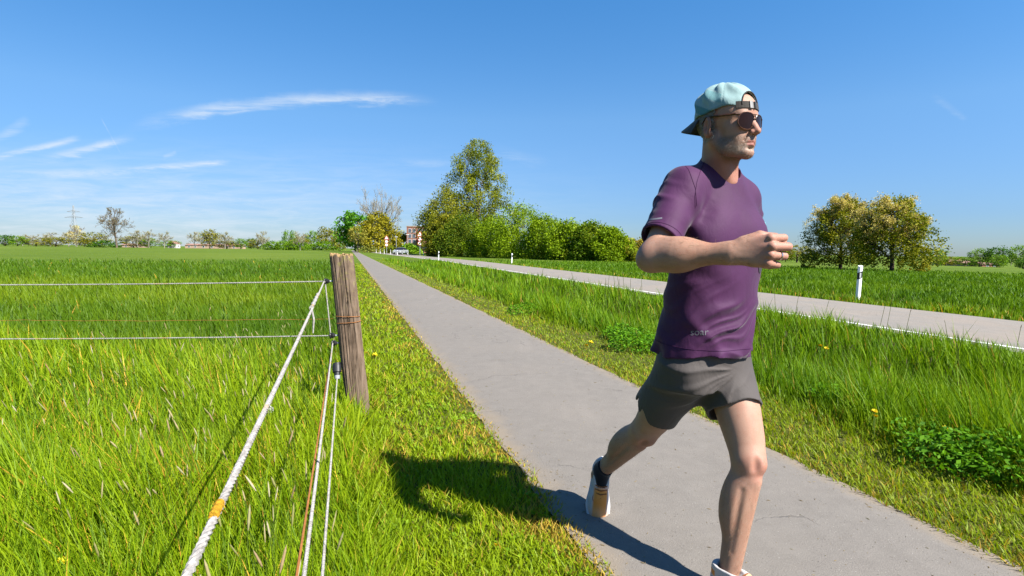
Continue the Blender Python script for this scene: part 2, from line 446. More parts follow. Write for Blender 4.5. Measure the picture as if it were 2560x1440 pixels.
# ================================================================ grass
rng = np.random.default_rng(11)
CROWN_Z = 0.014
def ground_z(X, Y): return profile_fields(X, Y)
def polar(n, r0, r1, a0=-60, a1=60, cx=0.0, cy=0.0):
    r = r0 * (r1 / r0) ** rng.random(n); a = np.radians(a0 + (a1 - a0) * rng.random(n))
    return cx + r * np.sin(a), cy + r * np.cos(a), r
def blades(name, X, Y, Z, h, w, lean, ldir, col, mat=MAT_GRASS, curl=0.35):
    n = len(X)
    a = rng.random(n) * np.pi * 2
    wv = np.stack([np.cos(a), np.sin(a), np.zeros(n)], 1) * (w / 2)[:, None]
    d = np.stack([np.cos(ldir), np.sin(ldir), np.zeros(n)], 1) * (lean * h)[:, None]
    base = np.stack([X, Y, Z - 0.01], 1); up = np.zeros((n, 3)); up[:, 2] = 1
    k = np.sqrt(np.clip(1 - lean ** 2 * 0.6, 0.15, 1))
    mid = base + up * (h * 0.55 * k)[:, None] + d * curl
    tip = base + up * (h * k)[:, None] + d
    V = np.stack([base - wv, base + wv, mid - wv * 0.8, mid + wv * 0.8, tip], 1).reshape(-1, 3)
    i = np.arange(n) * 5
    fl = np.stack([i, i + 1, i + 3, i + 2, i + 2, i + 3, i + 4], 1).ravel()
    st = np.stack([np.arange(n) * 7, np.arange(n) * 7 + 4], 1).ravel()
    C = np.repeat(col * np.array([2.0, 1.5, 0.5]), 5, axis=0)
    o = place(name, np_mesh(name, V, fl, st, C, [mat]))
    return tag(o, kind='stuff')
def mixc(t, *cs):
    """piecewise colour ramp on t in 0..1"""
    cs = np.array(cs); xs = np.linspace(0, 1, len(cs))
    return np.stack([np.interp(t, xs, cs[:, k]) for k in range(3)], 1)
G_DARK, G_MID, G_FRESH, G_YEL, G_DRY = (0.034, 0.105, 0.006), (0.085, 0.20, 0.010), (0.15, 0.285, 0.014), (0.235, 0.30, 0.020), (0.42, 0.33, 0.13)  # the blades' own greens, deep to yellow, and dry straw
LDK = 0.9
def tall_left():
    # meadow inside the fence and the young crop behind it
    X, Y, r = polar(250000, 0.62, 62, -62, 12)
    s = s_of(X, Y)
    edge = 0.03 + 0.28 * (vnoise(X, Y, 1.3, 5) - 0.5)
    k = (s < edge) & (rng.random(len(X)) > sstep(28, 62, r))
    X, Y, r, s = X[k], Y[k], r[k], s[k]
    n = len(X)
    Z = ground_z(X, Y)
    crop = sstep(5.2, 7.2, Y + 1.6 * (vnoise(X, Y, 0.5, 8) - 0.5))
    band2 = sstep(9.0, 11.5, Y + 3 * (vnoise(X, Y, 0.25, 18) - 0.5)) * (1 - sstep(17, 22, Y))
    patch = vnoise(X, Y, 0.9, 21, 3); tuft = vnoise(X, Y, 4.5, 22, 2)
    h_m = (0.13 + 0.42 * patch * (0.35 + 1.2 * tuft)) * (0.45 + 0.95 * rng.random(n))
    h_m *= 0.55 + 0.45 * sstep(0.0, -0.9, s)
    h_c = 0.16 + 0.11 * rng.random(n) + 0.06 * tuft
    h = h_m * (1 - crop) + h_c * crop
    w = (0.0036 + 0.0011 * r) * (0.6 + 0.8 * rng.random(n))
    lean = np.clip(0.18 + 0.3 * rng.random(n) + 0.25 * (rng.random(n) < 0.2), 0, 0.85)
    ldir = rng.normal(np.pi * 0.95, 1.25, n)
    t = np.clip(0.10 + 0.5 * patch + 0.62 * (rng.random(n) - 0.5) + 0.30 * (tuft - 0.35), 0, 1)
    c_m = mixc(t, G_DARK, G_MID, G_FRESH, G_FRESH, G_YEL)
    t2 = np.clip(0.26 + 0.5 * (patch - 0.4) + 0.35 * (rng.random(n) - 0.5) + 0.3 * band2, 0, 1)
    c_c = mixc(t2, (0.024, 0.085, 0.008), (0.048, 0.130, 0.010), (0.085, 0.180, 0.012), (0.14, 0.24, 0.016))
    col = c_m * (1 - crop)[:, None] + c_c * crop[:, None]
    dry = (rng.random(n) < 0.022 * (1 - crop) + 0.003 + 0.06 * (1 - crop) * (vnoise(X, Y, 1.6, 31) > 0.62))
    col[dry] = np.array(G_DRY) * (0.6 + 0.6 * rng.random((dry.sum(), 1)))
    blades('meadow_grass', X, Y, Z, h, w, lean, ldir, col)
def verge_left():
    X, Y, r = polar(300000, 0.75, 45, -42, 42)
    s = s_of(X, Y)
    e0 = 0.03 + 0.28 * (vnoise(X, Y, 1.3, 5) - 0.5); e1 = PATH_L + 0.035 + 0.10 * (vnoise(X, Y, 5.0, 6) - 0.45) + 0.03 * (rng.random(len(X)) - 0.3)
    k = (s > e0 - 0.1) & (s < e1)
    X, Y, r, s = X[k], Y[k], r[k], s[k]; n = len(X)
    q = np.clip((s - 0.0) / (PATH_L - 0.0), 0, 1)
    patch = vnoise(X, Y, 2.2, 41, 3)
    h = (0.035 + 0.05 * patch) * (0.6 + 0.8 * rng.random(n)) + 0.16 * (1 - sstep(0.0, 0.35, q)) * rng.random(n) ** 1.5
    h *= 1 - 0.45 * sstep(0.75, 1.0, q)
    w = (0.0028 + 0.0013 * r) * (0.7 + 0.7 * rng.random(n))
    lean = 0.3 + 0.65 * rng.random(n)
    t = np.clip(0.25 + 0.45 * patch + 0.3 * (rng.random(n) - 0.5) + 0.18 * q, 0, 1)
    col = mixc(t, G_MID, G_MID, G_FRESH, (0.165, 0.285, 0.016), (0.20, 0.29, 0.018))
    dn = vnoise(X, Y, 3.0, 43, 3)
    pd = 0.05 + 0.5 * sstep(0.72, 1.0, q + 0.35 * (dn - 0.5)) + 0.22 * (dn > 0.66)
    dry = rng.random(n) < pd
    col[dry] = np.array((0.29, 0.265, 0.11)) * (0.55 + 0.7 * rng.random((dry.sum(), 1)))
    blades('mown_verge_grass', X, Y, ground_z(X, Y) + 0.004, h, w, lean, rng.random(n) * 6.283, col)
def verge_right():
    X, Y, r = polar(330000, 1.7, 62, -48, 56)
    s = s_of(X, Y)
    rn = road_near(Y) + SL * Y
    e1 = PATH_R - 0.03 - 0.09 * (vnoise(X, Y, 4.0, 56) - 0.45) - 0.02 * (rng.random(len(X)) - 0.3)
    k = (s > e1) & (s < rn + 0.06 - 0.12 * rng.random(len(X)))
    X, Y, r, s, rn = X[k], Y[k], r[k], s[k], rn[k]; n = len(X)
    a = s - PATH_R; b = rn - s
    patch = vnoise(X, Y, 0.8, 51, 3); tuft = vnoise(X, Y, 4.0, 52, 2)
    tall = sstep(0.55, 1.25, a + 0.5 * (patch - 0.5)); bare = tall * sstep(0.25, 0.9, b)
    h = (0.03 + 0.045 * patch) * (0.6 + 0.7 * rng.random(n)) * (1 - tall) + tall * (0.11 + 0.42 * patch * (0.3 + 1.3 * tuft)) * (0.45 + 0.9 * rng.random(n)) * (0.34 + 0.66 * tall * sstep(0.2, 1.5, b))
    w = (0.0026 + 0.00115 * r) * (0.7 + 0.7 * rng.random(n))
    lean = np.where(rng.random(n) < tall, 0.15 + 0.38 * rng.random(n), 0.35 + 0.6 * rng.random(n))
    t = np.clip(0.18 + 0.5 * patch + 0.6 * (rng.random(n) - 0.5) + 0.35 * (tuft - 0.5), 0, 1)
    c_t = mixc(t, (0.025, 0.085, 0.004), (0.06, 0.165, 0.008), (0.10, 0.235, 0.010), (0.15, 0.285, 0.014))
    c_s = mixc(np.clip(t + 0.1, 0, 1), (0.075, 0.17, 0.010), (0.125, 0.235, 0.016), (0.175, 0.27, 0.020))
    col = c_t * tall[:, None] + c_s * (1 - tall[:, None])
    dry = rng.random(n) < 0.025 + 0.22 * (1 - tall) * sstep(0.3, 0.0, a) + 0.06 * (1 - tall) + 0.25 * (vnoise(X, Y, 0.35, 57, 2) > 0.70) * (1 - tall)
    col[dry] = np.array((0.26, 0.235, 0.085)) * (0.5 + 0.7 * rng.random((dry.sum(), 1)))
    blades('roadside_grass', X, Y, ground_z(X, Y), h, w, lean, rng.normal(2.6, 1.5, n), col)
def field_right():
    X, Y, r = polar(150000, 8.0, 75, -14, 58)
    s = s_of(X, Y); rf = road_far(Y) + SL * Y
    k = (s > rf - 0.04 + 0.1 * rng.random(len(X))) & (rng.random(len(X)) > sstep(34, 75, r))
    X, Y, r, s, rf = X[k], Y[k], r[k], s[k], rf[k]; n = len(X)
    a = s - rf
    patch = vnoise(X, Y, 0.5, 61, 3)
    vg = 1 - sstep(1.2, 2.4, a)
    h = (0.12 + 0.2 * patch * rng.random(n)) * vg + (0.16 + 0.10 * rng.random(n)) * (1 - vg)
    h *= 0.5 + 0.5 * sstep(0, 0.5, a)
    w = (0.003 + 0.0012 * r) * (0.7 + 0.7 * rng.random(n))
    t = np.clip(0.1 + 0.55 * patch + 0.35 * (rng.random(n) - 0.5) + 0.15 * vg, 0, 1)
    col = mixc(t, (0.028, 0.095, 0.005), (0.055, 0.155, 0.008), (0.095, 0.215, 0.012), (0.16, 0.26, 0.018))
    dry = rng.random(n) < 0.06 * vg
    col[dry] = np.array(G_DRY) * 0.8
    blades('crop_field_grass', X, Y, ground_z(X, Y), h, w, 0.15 + 0.4 * rng.random(n), rng.random(n) * 6.283, col)
def seed_heads():
    """foxtail heads on stalks, too many to count"""
    V, F, C = [], [], []
    def add(X, Y, Z, h, hl, hr, dirs, lean, cstalk, chead, sr=0.0011):
        n = len(X); off = sum(len(v) for v in V)
        d = np.stack([np.cos(dirs) * lean, np.sin(dirs) * lean, np.ones(n)], 1)
        p0 = np.stack([X, Y, Z], 1); p1 = p0 + d * h[:, None]
        d2 = d + np.stack([np.cos(dirs) * lean, np.sin(dirs) * lean, np.zeros(n)], 1) * 0.7; d2 /= np.linalg.norm(d2, axis=1, keepdims=True)
        r = np.maximum(sr, 0.0004 * np.hypot(X, Y))
        v, f = tube_arrays(p0, p1, r, r * 0.8, 3); V.append(v); F.append(f + off); C.append(np.repeat(cstalk, 6, 0)); off += len(v)
        q1 = p1 + d2 * (hl * 0.3)[:, None]; q2 = p1 + d2 * (hl * 0.75)[:, None]; q3 = p1 + d2 * hl[:, None]
        for a, b, ra, rb in ((p1, q1, hr * 0.35, hr), (q1, q2, hr, hr * 0.85), (q2, q3, hr * 0.85, hr * 0.1)):
            v, f = tube_arrays(a, b, ra, rb, 6); V.append(v); F.append(f + off); C.append(np.repeat(chead, 12, 0)); off += len(v)
    def beige(n): return mixc(rng.random(n), (0.42, 0.30, 0.16), (0.52, 0.44, 0.22), (0.34, 0.34, 0.11), (0.66, 0.58, 0.40))
    X, Y, r = polar(2600, 0.9, 7.0, -60, 10); k = (s_of(X, Y) < -0.1) & (vnoise(X, Y, 0.8, 71) > 0.45) & (rng.random(len(X)) < 0.42); X, Y = X[k], Y[k]; n = len(X)
    add(X, Y, ground_z(X, Y), 0.28 + 0.27 * rng.random(n), 0.03 + 0.035 * rng.random(n), 0.0022 + 0.0016 * rng.random(n), rng.normal(3.0, 1.2, n), 0.12 + 0.3 * rng.random(n), np.tile((0.16, 0.24, 0.03), (n, 1)), beige(n))
    X, Y, r = polar(1800, 2.5, 26, -40, 55); rn = road_near(Y) + SL * Y; s = s_of(X, Y); k = (s > 3.7) & (s < rn - 0.1) & (rng.random(len(X)) < 0.3); X, Y = X[k], Y[k]; n = len(X)
    add(X, Y, ground_z(X, Y), 0.38 + 0.3 * rng.random(n), 0.03 + 0.03 * rng.random(n), 0.0025 + 0.002 * rng.random(n), rng.random(n) * 6.28, 0.1 + 0.2 * rng.random(n), np.tile((0.12, 0.15, 0.03), (n, 1)), beige(n) * 0.55)
    V = np.concatenate(V); F = np.concatenate(F); C = np.concatenate(C)
    tag(place('grass_seed_heads', quads('grass_seed_heads', V, F, C, [MAT_GRASS])), kind='stuff')
def litter():
    """grit, dry clippings and crumbs of soil lying on the path"""
    n = 3600
    Y = 1.2 * (16 / 1.2) ** rng.random(n); q = rng.random(n); e_ = rng.random(n) < 0.72
    q = np.where(e_, np.where(rng.random(n) < 0.6, 0.16 * rng.random(n) ** 2.2, 1 - 0.12 * rng.random(n) ** 2.2), q)
    s = PATH_L + (PATH_R - PATH_L) * q; X = s - SL * Y
    c = np.stack([X, Y, np.full(n, 0.0255) - 0.018 * np.abs(2 * q - 1) ** 3], 1)
    size = (0.0014 + 0.0030 * rng.random(n) ** 2) * (0.7 + 0.12 * Y)
    col = mixc(rng.random(n), (0.16, 0.125, 0.08), (0.30, 0.22, 0.10), (0.42, 0.36, 0.27), (0.17, 0.16, 0.08))
    th = rng.random(n) * 6.283; a = np.stack([np.cos(th), np.sin(th), 0.25 * (rng.random(n) - 0.5)], 1) * size[:, None] * (1 + 2.2 * (rng.random(n) < 0.4))[:, None]
    b = np.stack([-np.sin(th), np.cos(th), 0.3 * (rng.random(n) - 0.5)], 1) * size[:, None] * 0.6; t = np.zeros((n, 3)); t[:, 2] = size * 0.7
    V = np.stack([c - a, c + b, c + a, c - b, c + t], 1).reshape(-1, 3); i = np.arange(n)[:, None] * 5
    F = np.concatenate([np.stack([i + k, i + (k + 1) % 4, i + 4], -1).reshape(-1, 3) for k in range(4)])
    tag(place('path_litter', quads('path_litter', V, F, np.repeat(col, 5, 0), [MAT_LEAF])), kind='stuff')
def leaf_quads(centres, size, rngl, cols, flat=0.0, aspect=0.55):
    n = len(centres)
    d = rngl.normal(size=(n, 3)); d[:, 2] *= (1 - flat); d /= np.linalg.norm(d, axis=1, keepdims=True)
    e_ = rngl.normal(size=(n, 3)); e_[:, 2] *= (1 - flat); e_ -= d * (e_ * d).sum(1, keepdims=True); e_ /= np.linalg.norm(e_, axis=1, keepdims=True)
    a = d * size[:, None]; b = e_ * (size * aspect)[:, None]
    V = np.stack([centres - a, centres - a * 0.1 + b, centres + a, centres - a * 0.1 - b], 1).reshape(-1, 3)
    F = np.arange(n * 4).reshape(n, 4)
    return V, F, np.repeat(cols, 4, axis=0)
def weeds():
    """broad leaved herbs along the ditch and in the verge"""
    cs, sz, cl = [], [], []
    def clump(x, y, rad, hh, n, size, c0, c1):
        a = rng.random(n) * 6.283; q = np.sqrt(rng.random(n)) * rad
        px = x + q * np.cos(a); py = y + q * np.sin(a)
        pz = ground_z(px, py) + hh * rng.random(n) ** 0.7 * (1 - 0.5 * (q / rad) ** 2)
        cs.append(np.stack([px, py, pz], 1)); sz.append(size * (0.6 + 0.8 * rng.random(n)))
        cl.append(mixc(rng.random(n), c0, c1) * np.array([1.5, 1.45, 0.8]))
    for px, py, rad, hh, n in ((2380, 1190, 0.26, 0.26, 700), (2480, 1190, 0.30, 0.28, 900), (2545, 1215, 0.3, 0.28, 800), (2300, 1130, 0.2, 0.22, 350), (2520, 1100, 0.3, 0.3, 450), (2420, 1110, 0.25, 0.28, 350),
                               (1590, 880, 0.35, 0.3, 1000), (1560, 850, 0.3, 0.25, 700), (2190, 1040, 0.2, 0.22, 500), (2080, 1010, 0.2, 0.22, 400), (1320, 790, 0.4, 0.25, 400)):
        g = G(px, py, -0.03); clump(g[0], g[1], rad, hh, n, 0.0135 + 0.002 * g[1] * 0.5, (0.045, 0.145, 0.008), (0.115, 0.27, 0.014))
    for i in range(220):                            # rosettes and clover in the mown verge
        Y = 1.1 * (9.0 / 1.1) ** rng.random(); s = 0.05 + 0.8 * rng.random(); clump(s - SL * Y, Y, 0.05 + 0.05 * rng.random(), 0.035, 26, 0.008 + 0.001 * Y, (0.09, 0.20, 0.012), (0.2, 0.32, 0.03))
    V, F, C = leaf_quads(np.concatenate(cs), np.concatenate(sz), rng, np.concatenate(cl), 0.45, 0.55)
    tag(place('leafy_weeds', quads('leafy_weeds', V, F, C, [MAT_LEAF])), kind='stuff')
rng = np.random.default_rng(12); tall_left(); verge_left(); verge_right(); field_right(); seed_heads(); weeds(); litter()
# ================================================================ trees
def skeleton(seed, H, r0, bole=0.3, levels=4, kids=(5, 4, 3, 3), ang=(45, 40, 35, 35), ratio=(0.55, 0.6, 0.6, 0.6), up=0.12, straight=1.0, wob=0.12, lead=0.75):
    rg = np.random.default_rng(seed)
    S = []; tips = []
    golden = [0.0]
    def rot(d, a, even=False):
        x = rg.normal(size=3)
        if even:
            golden[0] += 2.39996; x = np.array([math.cos(golden[0]), math.sin(golden[0]), 0.0]); x -= d * x.dot(d); x /= np.linalg.norm(x)
        return d * math.cos(a) + x * math.sin(a)
    def grow(p, d, L, r, lev):
        n = 5 if lev == 0 else 3
        pts = [p]; rr = [r]; dirs = [d]
        for i in range(n):
            d = d + rg.normal(size=3) * (wob * (0.25 if lev == 0 else 1.0)) + np.array([0, 0, up if lev else 0.1]); d /= np.linalg.norm(d)
            p2 = p + d * (L / n); r2 = r * (1 - (0.55 if lev == 0 else 0.7) * (i + 1) / n)
            S.append((p, p2, rr[-1], r2)); p = p2; pts.append(p); rr.append(r2); dirs.append(d)
        tips.append((p, d, lev))
        if lev >= levels: return
        k = kids[min(lev, len(kids) - 1)]; f0 = bole if lev == 0 else 0.3
        for j in range(k):
            f = f0 + (1 - f0) * (j + rg.random()) / k
            i = min(int(f * n), n - 1); t = f * n - i
            q = pts[i] * (1 - t) + pts[i + 1] * t; rq = rr[i] * (1 - t) + rr[i + 1] * t
            a = R(ang[min(lev, len(ang) - 1)]) * (0.75 + 0.5 * rg.random())
            grow(q, rot(dirs[i + 1], a, lev == 0), L * ratio[min(lev, len(ratio) - 1)] * (1.1 - 0.45 * (f if lev == 0 else 0.5 * f)) * (0.8 + 0.4 * rg.random()), rq * 0.62, lev + 1)
    grow(np.zeros(3), np.array([rg.normal() * 0.03, rg.normal() * 0.03, 1.0]), H * lead, r0, 0)
    p0, p1, a, b = (np.array(x) for x in zip(*S))
    return p0, p1, a, b, tips
def wood_mesh(name, sk, rmin, mat, scale=(1, 1, 1)):
    p0, p1, a, b, _ = sk
    s = np.array(scale)
    V, F = tube_arrays(p0 * s, p1 * s, np.maximum(a, rmin), np.maximum(b, rmin * 0.8), 5)
    return quads(name, V, F, None, [mat])
def fit(sk, H, W):
    """scale the skeleton so that it is H high and W wide"""
    p = np.concatenate([sk[0], sk[1]])
    hz = np.percentile(p[:, 2], 99.5); wx = np.percentile(np.hypot(p[:, 0], p[:, 1]), 97) * 2
    return (W / wx, W / wx, H / hz)
def pick_cols(n, rg, cols, clump=None):
    t = rg.random(n) if clump is None else np.clip(clump + 0.35 * (rg.random(n) - 0.5), 0, 1)
    return mixc(t, *cols) * np.array([1.75, 1.85, 0.9])
def crown_mesh(name, seed, H, prof, nclump, nleaf, leaf, sigma, cols, z0=0.0, inner=0.45, flat=0.2):
    """leaf clumps inside an uneven envelope; prof maps relative height to radius"""
    rg = np.random.default_rng(seed)
    t = rg.random(nclump * 3)
    pr = np.array([prof(x) for x in t]); k = rg.random(len(t)) < pr / pr.max() * 0.9 + 0.08
    t = t[k][:nclump]; pr = pr[k][:nclump]; n = len(t)
    a = rg.random(n) * 6.283
    lob = 1 + 0.22 * np.sin(a * 3 + seed + t * 5) + 0.14 * np.sin(a * 5 + seed * 2.3 + t * 9)
    q = (inner + (1 - inner) * np.sqrt(rg.random(n))) * lob
    c = np.stack([np.cos(a) * pr * q, np.sin(a) * pr * q, z0 + (H - z0) * t], 1)
    cc = np.repeat(c, nleaf, 0) + np.clip(rg.normal(size=(n * nleaf, 3)), -1.6, 1.6) * np.repeat(sigma * (0.6 + 0.8 * rg.random(n)), nleaf)[:, None]
    cc[:, 2] = np.maximum(cc[:, 2], 0.05)
    tone = np.repeat(rg.random(n), nleaf)
    V, F, C = leaf_quads(cc, leaf * (0.6 + 0.8 * rg.random(len(cc))), rg, pick_cols(len(cc), rg, cols, tone), flat, 0.7)
    return quads(name, V, F, C, [MAT_LEAF])
def tip_leaves(name, seed, sk, sc, per, leaf, sigma, cols, minlev=2, mat=None):
    rg = np.random.default_rng(seed)
    t = np.array([p for p, d, l in sk[4] if l >= minlev]) * np.array(sc)
    cc = np.repeat(t, per, 0) + rg.normal(size=(len(t) * per, 3)) * sigma
    V, F, C = leaf_quads(cc, leaf * (0.6 + 0.8 * rg.random(len(cc))), rg, pick_cols(len(cc), rg, cols), 0.2, 0.7)
    return quads(name, V, F, C, [mat or MAT_LEAF])
def tree(name, px, Y, label, cat, group, trunk_me, crown_me, rz=0.0, base_z=None, scale=(1, 1, 1)):
    X = (px - 1280) / FPX * Y
    z = float(ground_z(X, Y)) if base_z is None else base_z
    o = empty(name, (X, Y, z - 0.02), label, cat, group, rz)
    o.scale = scale
    if trunk_me: place('trunk', trunk_me, o)
    if crown_me: place('crown', crown_me, o)
    return o
OLIVE = [(0.085, 0.085, 0.012), (0.15, 0.145, 0.018), (0.22, 0.19, 0.03)]
FRESH = [(0.05, 0.11, 0.010), (0.105, 0.19, 0.014), (0.17, 0.26, 0.022)]
DEEP = [(0.018, 0.055, 0.008), (0.04, 0.10, 0.012), (0.075, 0.155, 0.018)]
GOLD = [(0.13, 0.115, 0.012), (0.21, 0.175, 0.02), (0.28, 0.235, 0.035)]
BUDS = [(0.22, 0.17, 0.10), (0.28, 0.24, 0.14), (0.20, 0.20, 0.07)]
ROSY = [(0.36, 0.27, 0.22), (0.46, 0.38, 0.32), (0.26, 0.20, 0.13)]
def ball(t): return math.sqrt(max(0.0, 1 - (2 * t - 1) ** 2)) ** 0.85
def dome(t): return (1 - t ** 2.2) ** 0.6 * (0.82 + 0.18 * min(1, t * 5))
def egg(t): return math.sin(math.pi * min(1, max(0, t)) ** 0.7) ** 0.75

# ---- shared shapes for the far tree line (unit: 10 m high, about 8 m wide)
FAR = {}
for i in range(3):
    sk = skeleton(100 + i, 10, 0.26, 0.25, 4, (7, 4, 4, 3), (48, 38, 38, 35), (0.55, 0.6, 0.6, 0.55), 0.10)
    sc = fit(sk, 10, 8.0)
    FAR['bare%d' % i] = (wood_mesh('bare_trunk', sk, 0.055, MAT_PALEBARK, sc), tip_leaves('bare_twigs', 200 + i, sk, sc, 3, 0.12, 0.25, BUDS, 3))
    sk2 = skeleton(120 + i, 8, 0.25, 0.3, 2, (6, 4), (45, 40)); sc2 = fit(sk2, 9, 6)
    tm = wood_mesh('far_trunk', sk2, 0.06, MAT_BARK, sc2)
    FAR['olive%d' % i] = (tm, crown_mesh('far_crown', 130 + i, 10, lambda t: 4.0 * ball(t), 130, 14, 0.26, 0.55, OLIVE, 1.0))
    FAR['fresh%d' % i] = (tm, crown_mesh('far_crown', 140 + i, 10, lambda t: 4.0 * ball(t), 130, 14, 0.26, 0.55, FRESH, 1.2))
    FAR['deep%d' % i] = (tm, crown_mesh('far_crown', 150 + i, 10, lambda t: 4.0 * ball(t), 140, 15, 0.28, 0.55, DEEP, 1.0))
    FAR['bush%d' % i] = (None, crown_mesh('far_crown', 160 + i, 10, lambda t: 7.0 * dome(t), 150, 14, 0.40, 0.65, [FRESH, OLIVE, DEEP][i], 0.0))
FAR['rosy0'] = (FAR['bare1'][0], crown_mesh('far_crown', 171, 10, lambda t: 3.6 * egg(t), 110, 12, 0.20, 0.5, ROSY, 1.0))
def far_tree(px, top, base, wpx, Y, kind, name, label, cat='tree', group=None):
    H = (base - top) / FPX * Y; W = wpx / FPX * Y
    unit = 14.0 if kind.startswith('bush') else 8.0
    hz = 620.0 + (px - 1280) * 0.0131
    bz = CAM_H - (base - hz - 6) / FPX * Y
    X = (px - 1280) / FPX * Y
    t, c = FAR[kind]
    o = empty(name, (X, Y, float(ground_z(X, Y)) - 0.05), label, cat, group, rz=float((px * 0.37) % 6.28))
    o.scale = (W / unit, W / unit, H / 10.0)
    if t: place('trunk', t, o)
    if c: place('crown', c, o)
    return o
HZG = 'trees along the horizon left of the path'
for a in [
    (14, 589, 616, 52, 330, 'deep0', 'broadleaf_tree', 'dark green tree at the far left end of the horizon'),
    (45, 592, 617, 40, 320, 'fresh1', 'broadleaf_tree', 'small green tree second from the left end of the horizon'),
    (58, 588, 616, 30, 360, 'bare0', 'bare_tree', 'thin bare tree between the two leftmost green trees and the greyish one'),
    (83, 587, 616, 42, 350, 'bare1', 'bare_tree', 'greyish bare tree left of the olive bushes at the field edge'),
    (92, 598, 617, 60, 330, 'olive0', 'shrub', 'low olive bush under the greyish bare tree far left'),
    (127, 582, 616, 44, 350, 'bare2', 'bare_tree', 'rounded bare tree midway between left frame edge and power pylon'),
    (140, 594, 617, 66, 320, 'olive1', 'shrub', 'wide olive bush just left of the power pylon'),
    (173, 578, 616, 46, 340, 'bare0', 'bare_tree', 'brownish bare tree directly left of the pink blossom tree'),
    (193, 563, 617, 40, 330, 'rosy0', 'blossom_tree', 'pale pink blossoming tree standing in front of the power pylon'),
    (212, 594, 616, 50, 340, 'olive2', 'shrub', 'olive bush between the pink blossom tree and the rounded olive tree'),
    (238, 580, 617, 62, 310, 'olive0', 'broadleaf_tree', 'rounded olive tree just left of the tall lone bare tree'),
    (262, 602, 619, 70, 300, 'bush2', 'hedge', 'low dark hedge at the foot of the rounded olive tree'),
    (345, 574, 616, 50, 320, 'bare2', 'bare_tree', 'brownish bare tree right next to the tall lone bare tree'),
    (335, 588, 616, 62, 330, 'olive1', 'shrub', 'olive brown bush just right of the tall lone bare tree'),
    (373, 571, 616, 30, 320, 'bare1', 'bare_tree', 'slim bare tree with pale trunk, second right of the lone bare tree'),
    (372, 592, 616, 44, 330, 'fresh2', 'shrub', 'green bush behind the slim pale trunked bare tree'),
    (412, 577, 617, 36, 310, 'bare0', 'bare_tree', 'bare tree with whitish trunk left of the white gabled farmhouse'),
    (424, 596, 615, 46, 330, 'fresh0', 'shrub', 'round green bush directly left of the white gabled farmhouse'),
    (487, 575, 616, 36, 310, 'bare2', 'bare_tree', 'bare round tree just left of the half leafed tree by the brick barn'),
    (525, 566, 612, 44, 320, 'olive2', 'broadleaf_tree', 'half leafed olive tree standing before the brick barn'),
    (525, 568, 612, 40, 322, 'bare1', 'bare_tree', 'bare crowned tree close behind the half leafed olive tree'),
    (563, 575, 616, 42, 310, 'bare0', 'bare_tree', 'bare tree with olive undergrowth at the right end of the brick barn'),
    (566, 593, 614, 54, 318, 'olive1', 'shrub', 'olive undergrowth at the right end of the brick barn'),
    (602, 588, 614, 30, 320, 'fresh1', 'broadleaf_tree', 'small yellow green tree right of the brick barn'),
    (628, 580, 606, 26, 380, 'deep1', 'broadleaf_tree', 'dark green round tree between small yellow green tree and bare tree'),
    (655, 570, 614, 34, 330, 'bare2', 'bare_tree', 'bare round tree just left of the bright green hedge'),
    (645, 588, 614, 50, 335, 'olive0', 'shrub', 'olive bush below the bare tree by the bright green hedge'),
    (724, 565, 612, 34, 340, 'fresh2', 'broadleaf_tree', 'grey green tree rising behind the bright green hedge'),
    (750, 572, 618, 42, 250, 'bare1', 'bare_tree', 'thin young tree with a pale trunk at right end of bright green hedge'),
    (752, 582, 612, 50, 300, 'olive2', 'shrub', 'olive bush at the right end of the bright green hedge'),
    (785, 567, 612, 44, 320, 'fresh0', 'broadleaf_tree', 'fresh green tree right of the bright green hedge'),
    (815, 555, 612, 46, 300, 'olive1', 'broadleaf_tree', 'tall olive tree above the fence post, left of the dark green tree'),
    (838, 556, 610, 36, 330, 'bare0', 'bare_tree', 'bare tree between the tall olive tree and the dark green tree'),
    (850, 562, 616, 42, 240, 'olive0', 'broadleaf_tree', 'brownish young tree close left of the dark green tree by the path'),
    (815, 590, 613, 90, 290, 'bush0', 'hedge', 'green hedge right behind the top of the fence post'),
]: far_tree(*a, group=HZG)
for k, px in enumerate((680, 706, 732, 754)):
    far_tree(px, 588 + (k % 2) * 2 + (3 if k in (0, 3) else 0), 614, 44, 262, 'bush0', 'hedge_shrub', ('leftmost shrub', 'second shrub from the left', 'third shrub from the left', 'rightmost shrub')[k] + ' of the bright green hedge at the field edge', 'shrub', 'bright green hedge shrubs')
